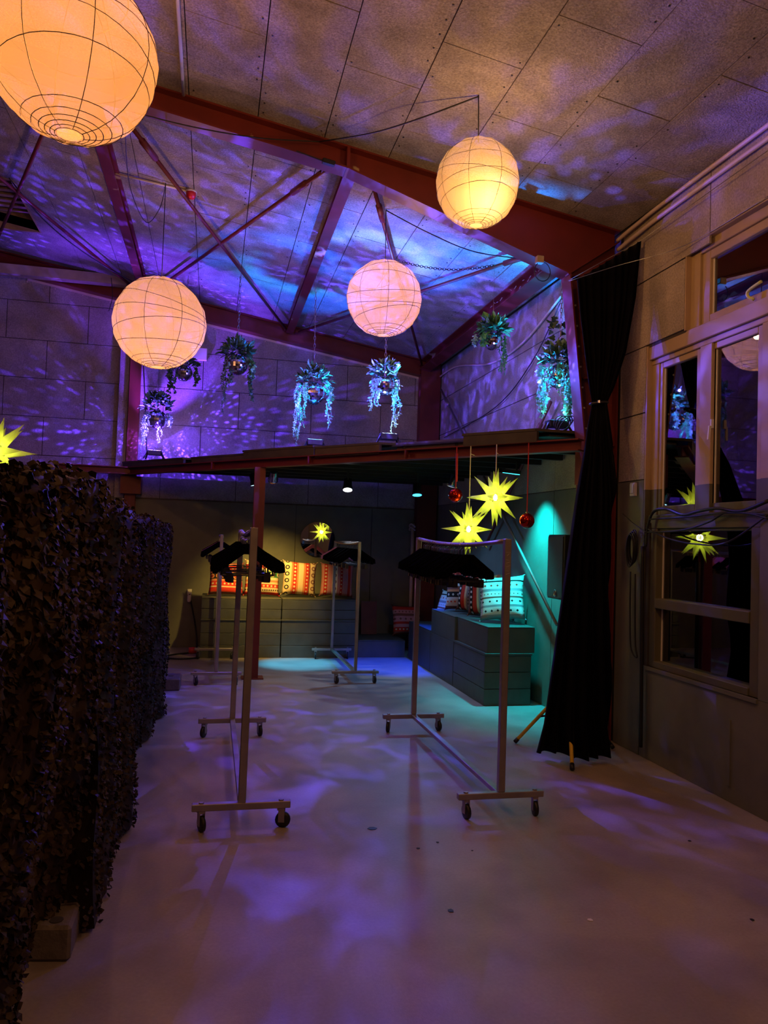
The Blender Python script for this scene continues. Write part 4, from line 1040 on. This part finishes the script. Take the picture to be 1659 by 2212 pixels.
planter(B3, pr(B3, 21), 'mirror ball planter with white glowing leaves under the middle lantern', (B3.x, B3.y, zc(B3.x)-.02), 1.5, [(.1,1.15,.50,'leaf3','blade',3),(.3,1.0,.58,'leaf3','small',4),(PI,1.0,.34,'leaf3','oval',2),(PI*1.15,.7,.30,'leaf3','oval',2)], 3, ('leaf','leaf3'), 170)
planter(B4, pr(B4, 25), 'mirror ball planter lit cyan close to the curtain with ivy climbing its chain', (B4.x+.01, B4.y, zc(B4.x)-.18), 1.3, [(PI,1.35,.40,'leaf3','ivy',3),(PI*1.1,1.2,.34,'leaf3','small',6),(PI*.85,1.0,.46,'leaf3','ivy',3),(0,.6,.48,'leaf3','ivy',4),(-.7,.7,.50,'leaf3','ivy',4),(PI*1.3,1.15,.28,'leaf2','small',6),(.4,1.1,.42,'leaf3','small',6),(-1.6,1.0,.36,'leaf3','small',5)], 4, ('leaf','leaf3'), 230, True, 1.05, .30)
planter(B5, pr(B5, 22), 'unlit green mirror ball planter with two long trails on the purple wall', t5, 1.35, [(PI,.95,.68,'leaf','small',6),(.05,1.05,.50,'leaf','ivy',3),(.2,1.2,.40,'leaf','small',6),(PI*1.2,.5,.36,'leaf','ivy',2),(0,1.35,.3,'leaf2','ivy',2)], 5, ('leaf','leaf'), 260)
planter(B6, pr(B6, 17), 'dark mirror ball planter peeping out behind the large left lantern', (B6.x, B6.y, zc(B6.x)-.03), 1.3, [(PI,1.3,.42,'leaf','ivy',2),(PI*1.1,1.0,.36,'leaf','ivy',1),(0,1.2,.24,'leaf','ivy',2)], 6, ('leaf','leaf'), 140)
planter(B7, pr(B7, 18.5), 'green mirror ball planter hanging on a thin wire before the right wall', t7, 1.5, [(.1,1.2,.40,'leaf2','small',6),(.3,1.1,.36,'leaf2','small',5),(PI,1.7,.12,'leaf3','small',3),(PI*1.1,1.3,.14,'leaf2','ivy',2)], 7, ('leaf','leaf2'), 210, False)
# ================================================================== UPLIGHTS ON THE PLATFORM
CAN = emis('lens_glow', (.5,.8,1), 3)
def uplight(p, label, color, power, tgt, ang=50, cables=False, lens=None, narrow=None):
    p = Vector((p[0], p[1], DZ))
    t = thing('floor_spotlight', label, 'spotlight', p, 0, 'flat spotlights on the platform')
    MB().prism([(-.085, .05), (.085, .05), (.095, .115), (-.095, .115)], 'y', -.055, .055).xform(Matrix.Translation(p)).build('housing', M['black'], t, bevel=.006)
    MB().box(p.x-.08, p.x+.08, p.y-.045, p.y+.045, p.z+.1152, p.z+.1157).build('lens', lens or CAN, t)
    for s in (-1, 1):
        MB().bar((p.x+s*.085, p.y-.02, p.z+.09), (p.x+s*.135, p.y-.05, p.z), .012, .02).build('leg', M['black'], t)
        MB().bar((p.x+s*.085, p.y+.02, p.z+.09), (p.x+s*.12, p.y+.06, p.z), .012, .02).build('leg', M['black'], t)
    if cables:
        mb = MB()
        for k in range(4):
            mb.tube([(p.x+.0+.07*math.cos(a)+.01*k, p.y-.09-.012*k, p.z+.075+.07*math.sin(a+k*.3)) for a in [2*PI*i/18 for i in range(18)]], .005, 5, True)
        mb.build('coiled_cable', M['rubber'], t, True)
    light('uplight_beam', 'SPOT', p+Vector((0,0,.125)), color, power, t, tgt, .03, ang, .35)
    light('uplight_beam', 'SPOT', p+Vector((.04,0,.125)), narrow[0], narrow[1], t, Vector(tgt), .03, narrow[2], .6)
    return t
U1 = (B1.x-.03, B1.y-.05); U2 = B2; U3 = B3; U4 = B4
uplight((B1.x-.01, B1.y-.03, 0), 'flat spotlight below the violet mirror ball planter', (.16,.035,1), 520, B1+Vector((.02,0,.6)), 80, narrow=((.45,.22,1), 70, 40), lens=emis('lens_violet', (.6,.3,1), 70))
uplight(onE(680, 952, .33), 'flat spotlight below the turquoise mirror ball planter', (.0,.11,1), 620, B2+Vector((-.1,.15,.5)), 66, narrow=((0,.75,1), 170, 40), lens=emis('lens_blue', (.2,.6,1), 70))
uplight(onE(839, 940, .33), 'flat spotlight below the white glowing mirror ball planter', (.0,.13,1), 520, B3+Vector((.0,-.1,.5)), 66, narrow=((.40,.85,1), 170, 38), lens=emis('lens_white', (.7,.85,1), 70))
uplight(onE(1203, 918, .36), 'spotlight tangled in cables below the cyan mirror ball planter', (.0,.22,1), 520, B4+Vector((-.05,.1,.5)), 70, True, narrow=((0,.8,1), 200, 46), lens=emis('lens_cyan', (.2,.8,1), 70))
# beams the mirror balls throw back into the hall
for (Bc, rr, col, pw, sc, seed, off) in ((B1, .125, (.11,.035,1), 850, 21, 1.3, (.03,-.17,-.10)), (B2, .13, (.10,.07,1), 600, 13, 2.1, (-.08,-.42,-.08)), (B3, .11, (.12,.07,1), 640, 12, 3.7, (-.18,-.40,-.04)), (B4, .1, (.13,.11,1), 150, 9, 5.2, (-.34,-.02,-.04))):
    light('mirror_ball_beams', 'POINT', Bc+Vector(off), col, pw, None, None, .01, gobo=mirror_gobo(sc, .16, .26, seed, .05, 3.2, .40, .66, sc in (12, 13)))
# ================================================================== SPOTS UNDER THE PLATFORM
def can_lamp(px, py, Y, label, aim, lensmat, color, power, ang, mount=True, sz=.062, blend=.5):
    c = onY(px, py, Y); aim = Vector(aim); d = (aim-c).normalized()
    t = thing('can_spotlight', label, 'spotlight', c, 0, 'can spotlights under the platform')
    q = d.to_track_quat('Z', 'Y').to_matrix().to_4x4()
    b = MB().lathe([(sz*.5, -.13), (sz*.8, -.12), (sz*.85, -.03), (sz, -.01), (sz, .02)], 18, caps=True).xform(Matrix.Translation(c) @ q); b.build('can', M['chrome' if 'chrome' in label else 'dark_steel'], t, True)
    b = MB().lathe([(sz*.9, .0205), (sz*.9, .0225)], 18).xform(Matrix.Translation(c) @ q); b.build('lens', lensmat, t)
    MB().bar(c+Vector((0,0,.05)), (c.x, c.y, 2.42), .02, .02).build('bracket', M['black'], t)
    light('spot_beam', 'SPOT', c+d*.03, color, power, t, aim, .03, ang, blend)
    return t
can_lamp(590, 1036, 9.35, 'chrome can spotlight beside the red post aimed at the cushions', (.72, 10.55, .95), emis('lens_warm', (1,.75,.4), 2), (1,.62,.13), 300, 66, blend=1)
can_lamp(551, 1044, 9.7, 'dark can spotlight added unseen behind the red post for the cyan floor pool', (1.12, 9.72, 0), emis('lens_ice', (.4,.85,1), 3), (.10,.62,1), 480, 30, blend=.8)  # added lamp, kept out of sight by the post, for the cyan pool
can_lamp(751, 1055, 9.2, 'white shining can spotlight above the round mirror', (1.45, 8.3, 0), emis('lens_bright', (1,1,1), 6), (.75,.85,1), 45, 100, blend=1)
can_lamp(901, 1066, 8.9, 'blue shining can spotlight near the corner column', (2.35, 8.35, 0), emis('lens_cyan_blue', (.03,.40,1), 5), (.12,.40,1), 80, 150, blend=1)
can_lamp(976, 1046, 8.6, 'chrome can spotlight pointing down beside the red bauble', (2.32, 9.45, 0), emis('lens_pale', (1,1,1), 1.5), (.0,.04,1), 650, 40, blend=.9)
# turquoise bar lamp near the wall
c = onX(1112, 1022, 2.96)
t = thing('bar_lamp', 'short bar lamp throwing turquoise light down the right wall', 'lamp', c, 0)
MB().bar(c+Vector((0,.30,.05)), c+Vector((0,-.10,.0)), .05, .035).build('bar', M['dark_steel'], t)
MB().bar(c+Vector((0,.29,.028)), c+Vector((0,-.09,-.022)), .035, .006).build('diffuser', emis('turquoise_glow', (.05,.7,.9), 2), t)
MB().bar(c+Vector((0,-.05,.02)), (c.x, c.y-.05, 2.42), .015, .015).build('bracket', M['black'], t)
light('turquoise_beam', 'SPOT', c+Vector((-.01,-.05,-.05)), (.0,.60,.72), 420, t, (3.27, c.y-.06, .95), .03, 84, 1)
# ================================================================== WALL THINGS
c = onY(686, 1165, YW-.03); r = .255
t = thing('round_mirror', 'round frameless mirror on the dark back wall reflecting a star', 'mirror', c-Vector((0,0,r)))
MB().lathe([(r, YW-.028), (r, YW-.008)], 48, (c.x, 0, c.z), 'y').build('backing', M['black'], t)
MB().lathe([(r*.992, YW-.032), (r*.992, YW-.0285)], 48, (c.x, 0, c.z), 'y').xform(Matrix.Translation((c.x, YW, c.z)) @ rot('Z', 0.0) @ Matrix.Translation((-c.x, -YW, -c.z))).build('glass', M['mirror_glass'], t)
a = onX(1187, 1155, 3.12); b = onX(1187, 1291, 3.12)
M['speaker'] = mat('speaker_grille', (.03,.032,.02), .6, bump=.3, bs=200)
t = thing('loudspeaker', 'tall dark loudspeaker box on the right wall beside the curtain', 'loudspeaker', (3.12, a.y, b.z), 0)
MB().box(3.10, 3.27, a.y-.02, a.y-.36, b.z, a.z).build('cabinet', M['black'], t, bevel=.008)
MB().box(3.092, 3.10, a.y-.035, a.y-.345, b.z+.02, a.z-.02).build('grille', M['speaker'], t)
g = onX(1199, 1281, 3.09); mb = MB()
mb.tube([g+Vector((-.003, .022*math.cos(q), .03*math.sin(q))) for q in [2*PI*i/16 for i in range(16)]], .004, 4, True); mb.bar(g+Vector((-.003,-.01,-.014)), g+Vector((-.003,.01,.014)), .004, .006, (1,0,0)); mb.bar(g+Vector((-.003,.01,-.012)), g+Vector((-.003,-.01,.012)), .004, .006, (1,0,0))
mb.build('badge', M['hook'], t)
MB().bar((3.10+.085, a.y-.2, a.z-.1), (XW, a.y-.2, a.z-.1), .05, .05).build('wall_bracket', M['black'], t)
c = onX(1372, 1058, XW); t = thing('wall_switch', 'small white switch box on the olive strip beside the windows', 'switch', (XW-.02, c.y, c.z-.05))
MB().box(XW-.028, XW-.001, c.y-.035, c.y+.035, c.z-.052, c.z+.055).build('box', M['white'], t, bevel=.004); MB().box(XW-.034, XW-.0285, c.y-.026, c.y+.026, c.z-.03, c.z+.045).build('rocker', M['white'], t, bevel=.003)
a = onY(415, 752, YW); b = onY(447, 781, YW)
t = thing('emergency_light', 'white box lamp on the purple back wall behind the left lantern', 'lamp', ((a.x+b.x)/2, YW-.05, b.z))
MB().box(a.x, b.x, YW-.07, YW-.006, b.z, a.z).build('housing', M['white'], t, bevel=.006); MB().box(a.x+.008, b.x-.008, YW-.074, YW-.0705, b.z+.03, a.z-.01).build('cover', M['white'], t)
c = onC(413, 412); t = thing('fire_alarm', 'red round fire alarm beacon on a white conduit under the ceiling', 'alarm', (c.x, c.y, c.z-.08))
MB().lathe([(.055, c.z-.02), (.055, c.z-.003)], 18, (c.x, c.y, 0)).build('base', M['white'], t, True)
MB().lathe([(.012, c.z-.08), (.035, c.z-.072), (.046, c.z-.045), (.048, c.z-.0205)], 18, (c.x, c.y, 0)).build('lens', M['redplastic'], t, True)
e = onC(250, 370); single('conduit', MB().tube([(e.x, e.y, e.z-.02), (c.x, c.y, c.z-.012)], .011, 6), 'white', 'thin white conduit leading to the red alarm', 'conduit', True)
single('conduit', MB().tube([(-.34, 3.0, zc(-.34)-.014), (-.34, RY0, zc(-.34)-.014)], .013, 6), 'white', 'straight white conduit on the near ceiling beside the biggest lantern', 'conduit', True)
for dz, dx, lb in ((.035, .035, 'upper of two pale pipes along the ceiling edge above the windows'), (.115, .03, 'lower of two pale pipes along the ceiling edge above the windows')):
    single('pipe', MB().tube(smooth_pts([(XW-dx, 2.0, 4.28-dz+.0), (XW-dx, 4.9, 4.27-dz), (XW-dx-.01, 5.5, 4.245-dz), (XW-dx-.02, RY0-.02, 4.22-dz)], 6), .016, 8), 'pipe', lb, 'pipe', True, 'pale pipes along the ceiling edge')
# right-hand cables
def cab(name, pts, r, label, cat='cable', m='rubber', grp=None): single(name, MB().tube(smooth_pts(pts, 6), r, 6), m, label, cat, True, grp)
q = lambda x, y: onX(x, y, XW-.03)
qf = lambda x, y: onX(x, y, XW-.015)
cab('wall_conduit', [onX(1388, 1180, XW-.03), onX(1386, 1400, XW-.03), onX(1384, 1614, XW-.03)], .014, 'black vertical conduit down the wall beside the low window')
cab('power_cable', [qf(1395, 1180), qf(1400, 1135), qf(1412, 1105), qf(1440, 1100), qf(1475, 1112), qf(1510, 1104), qf(1550, 1098), qf(1600, 1104), qf(1659, 1082)], .012, 'thick black cable clipped over the rail below the casements')
cab('power_cable', [qf(1400, 1122), qf(1480, 1117), qf(1570, 1108), qf(1659, 1112)], .007, 'thin black cable running level across the window rail')
cab('power_cable', [qf(1395, 1150), qf(1470, 1146), qf(1530, 1128), qf(1570, 1106), qf(1620, 1110), qf(1659, 1120)], .007, 'thin black cable dipping across the top of the low window')
cab('power_cable', [qf(1395, 1140), qf(1440, 1162), qf(1500, 1175), qf(1570, 1172), qf(1659, 1112)], .006, 'slack black cable sagging before the low window pane')
c = onX(1368, 1180, XW-.04); mb = MB()
for k in range(7):
    mb.tube([c+Vector((-.006*k+.004, (.055+.004*math.sin(k*2))*math.cos(a), (.125+.006*math.cos(k*3))*math.sin(a)-.006*k)) for a in [2*PI*i/22 for i in range(22)]], .005, 5, True)
single('coiled_cable', mb, 'rubber', 'black cable coil hanging on the wall beside the low window', 'cable', True)
cab('hanging_cable', [onX(1362, 1235, XW-.03), onX(1361, 1330, XW-.03), onX(1363, 1400, XW-.03), onX(1376, 1420, XW-.03), onX(1372, 1380, XW-.03), onX(1372, 1240, XW-.03)], .006, 'looped cable end dangling below the cable coil')
cab('stay_wire', [onX(1345, 1110, XW-.05), onX(1370, 1132, XW-.03), onX(1396, 1150, XW-.02)], .004, 'thin cable stretched from the column to the cable coil')
# cables near the ceiling
cab('lantern_cable', [H4+Vector((0,0,-.01)), onC(900, 258, .12), onC(800, 288, .10), onC(690, 306, .05)], .005, 'black cable swinging left from the near lantern hook')
cab('lantern_cable', [onY(690, 306, RY0-.02), onY(560, 298, RY0-.02), onY(420, 275, RY0-.02), onY(290, 243, RY0-.02)], .005, 'black cable lying along the red rafter')
cab('lantern_cable', [H3+Vector((0,0,-.01)), onC(930, 505, .2), onC(1030, 545, .22), onC(1160, 562, .16)], .005, 'black cable drooping from the middle lantern hook to the curtain corner')
cab('lantern_cable', [onC(270, 275, .1), onC(280, 400, .25), onC(315, 480, .3), onC(345, 450, .15), H2+Vector((0,0,-.01))], .004, 'thin black cable looping towards the left lantern hook')
cab('lantern_cable', [onC(20, 385, .05), onC(90, 470, .12), onC(160, 530, .15), onC(235, 580, .15), onC(285, 608, .12)], .007, 'black cable bundle drooping along the far left brace')
cab('lantern_cable', [onY(240, 600, 10.6), onY(243, 640, 10.6), onY(235, 672, 10.6)], .005, 'loose black cable end hanging at the left back wall')
cab('wall_cable', [onY(308, 745, YW-.03), onY(313, 850, YW-.03), onY(318, 985, YW-.03)], .006, 'black cable running down the purple wall beside the red column')
cab('wall_cable', [onX(1210, 655, XW-.03), onX(1150, 780, XW-.03), onX(1070, 880, XW-.03), onX(960, 945, XW-.03)], .006, 'thin dark cable slanting down the upper right wall')
cab('wall_pipe', [onX(1212, 640, XW-.03), onX(1130, 740, XW-.03), onX(1060, 785, XW-.03), onX(985, 792, XW-.03), onX(940, 822, XW-.03)], .012, 'pale hose curving across the upper right wall', 'hose', 'pipe')
cab('floor_cable', [(-.1, 10.15, .012), (-.35, 10.05, .012), (-.55, 10.2, .012), (-.4, 10.45, .012), (-.2, 10.6, .012), (-.15, 10.95, .012), (-.18, 11.1, .3), (-.28, 11.1, .75)], .011, 'black cable lying on the floor left of the back crates')
t = thing('wall_socket', 'socket and plug low on the back wall left of the crates', 'socket', (-.28, YW-.03, .75)); MB().box(-.31, -.25, YW-.05, YW-.006, .74, .82).build('box', M['white'], t, bevel=.004); MB().lathe([(.02, .64), (.028, .66), (.028, .73), (.02, .74)], 10, (-.28, YW-.05, 0)).build('plug', M['white'], t, True)
p = onZ(416, 1404, .05); t = thing('cable_connector', 'blue and red round power connector on the floor by the crates', 'connector', (p.x, p.y, 0))
MB().lathe([(.04, -.05), (.045, 0), (.04, .05)], 12, (p.x, p.y, .045), 'x').build('body', mat('red_connector', (.5,.04,.03), .4), t, True); MB().lathe([(.036, .05), (.036, .08)], 12, (p.x, p.y, .045), 'x').build('cap', mat('blue_connector', (.03,.1,.5), .4), t, True)
# chain garland under the roof
mb = MB(); P_ = sag(onC(870, 565, .25), onC(1070, 572, .25), .06, 40)
for i in range(40):
    a_, b_ = P_[i], P_[i+1]; d = (b_-a_).normalized(); w = d.cross(Vector((0,0,1))).normalized() if i % 2 else d.cross(Vector((0,1,0))).normalized()
    c_ = (a_+b_)/2; L_ = (b_-a_).length
    mb.tube([c_+d*(L_*.62*math.cos(q_))+w*(.012*math.sin(q_)) for q_ in [2*PI*k/8 for k in range(8)]], .0035, 4, True)
single('chain_garland', mb, 'dark_steel', 'dark chain draped under the blue ceiling beside the middle lantern', 'chain')
# small black box on the rafter
c = onY(710, 351, RY0-.03); t = thing('junction_box', 'small black junction box clamped on the red rafter', 'box', c); MB().bar(c+Vector((-.05,0,.008)), c+Vector((.05,0,-.008)), .05, .035).build('box', M['black'], t, bevel=.006); MB().tube([c+Vector((-.05,0,.008)), c+Vector((-.25,.01,.06))], .005, 5).build('lead', M['rubber'], t)
c = onY(1165, 562, RY0-.02); t = thing('junction_box', 'pale junction box at the corner of the red knee', 'box', c); MB().box(c.x-.03, c.x+.03, c.y-.03, c.y+.02, c.z-.03, c.z+.03).build('box', M['beige'], t, bevel=.004); MB().tube([c+Vector((.02+.07*math.sin(a), -.02, -.02-.08+.08*math.cos(a))) for a in [i*.4 for i in range(15)]], .004, 5).build('loop', M['rubber'], t, True)
# chalk marks on the eave beam
mb = MB(); rnd = random.Random(2)
for k in range(16):
    y = 6.5+k*.10+rnd.uniform(-.03,.03)
    if 9 < k < 12: continue
    z = zc(2.95)-.10+rnd.uniform(-.02,.02); mb.bar((2.947, y, z), (2.947, y+rnd.uniform(.02,.06), z+rnd.uniform(-.03,.03)), .003, .008, (1,0,0))
mb.build('chalk_marks', M['chalk'], eave, kind='stuff')
# bits on the floor
for i, (x, y, s) in enumerate(((804, 1790, .03), (1275, 1988, .016), (1020, 1838, .006), (973, 1968, .02), (1490, 1817, .012), (1625, 1988, .012), (903, 1833, .012), (945, 1820, .012))):
    p = onZ(x, y, 0); r_ = random.Random(i); n = 6
    ring = [(p.x+s*r_.uniform(.6,1)*math.cos(2*PI*k/n), p.y+s*r_.uniform(.6,1)*math.sin(2*PI*k/n)) for k in range(n)]
    lbs = ['dark leaf scrap on the floor between the two near racks', 'tiny white paper scrap on the right foreground floor', 'tiny dark crumb on the floor right of the near rack', 'flat dark spot of dirt on the centre foreground floor', 'small dark crumb on the floor near the low window', 'small pale crumb at the right picture edge on the floor', 'dark crumb pair on the floor, the left one', 'dark crumb pair on the floor, the right one']
    single('floor_scrap', MB().prism(ring, 'z', .0005, .003), 'white' if i == 1 else 'black', lbs[i], 'scrap', False, 'scraps on the floor')
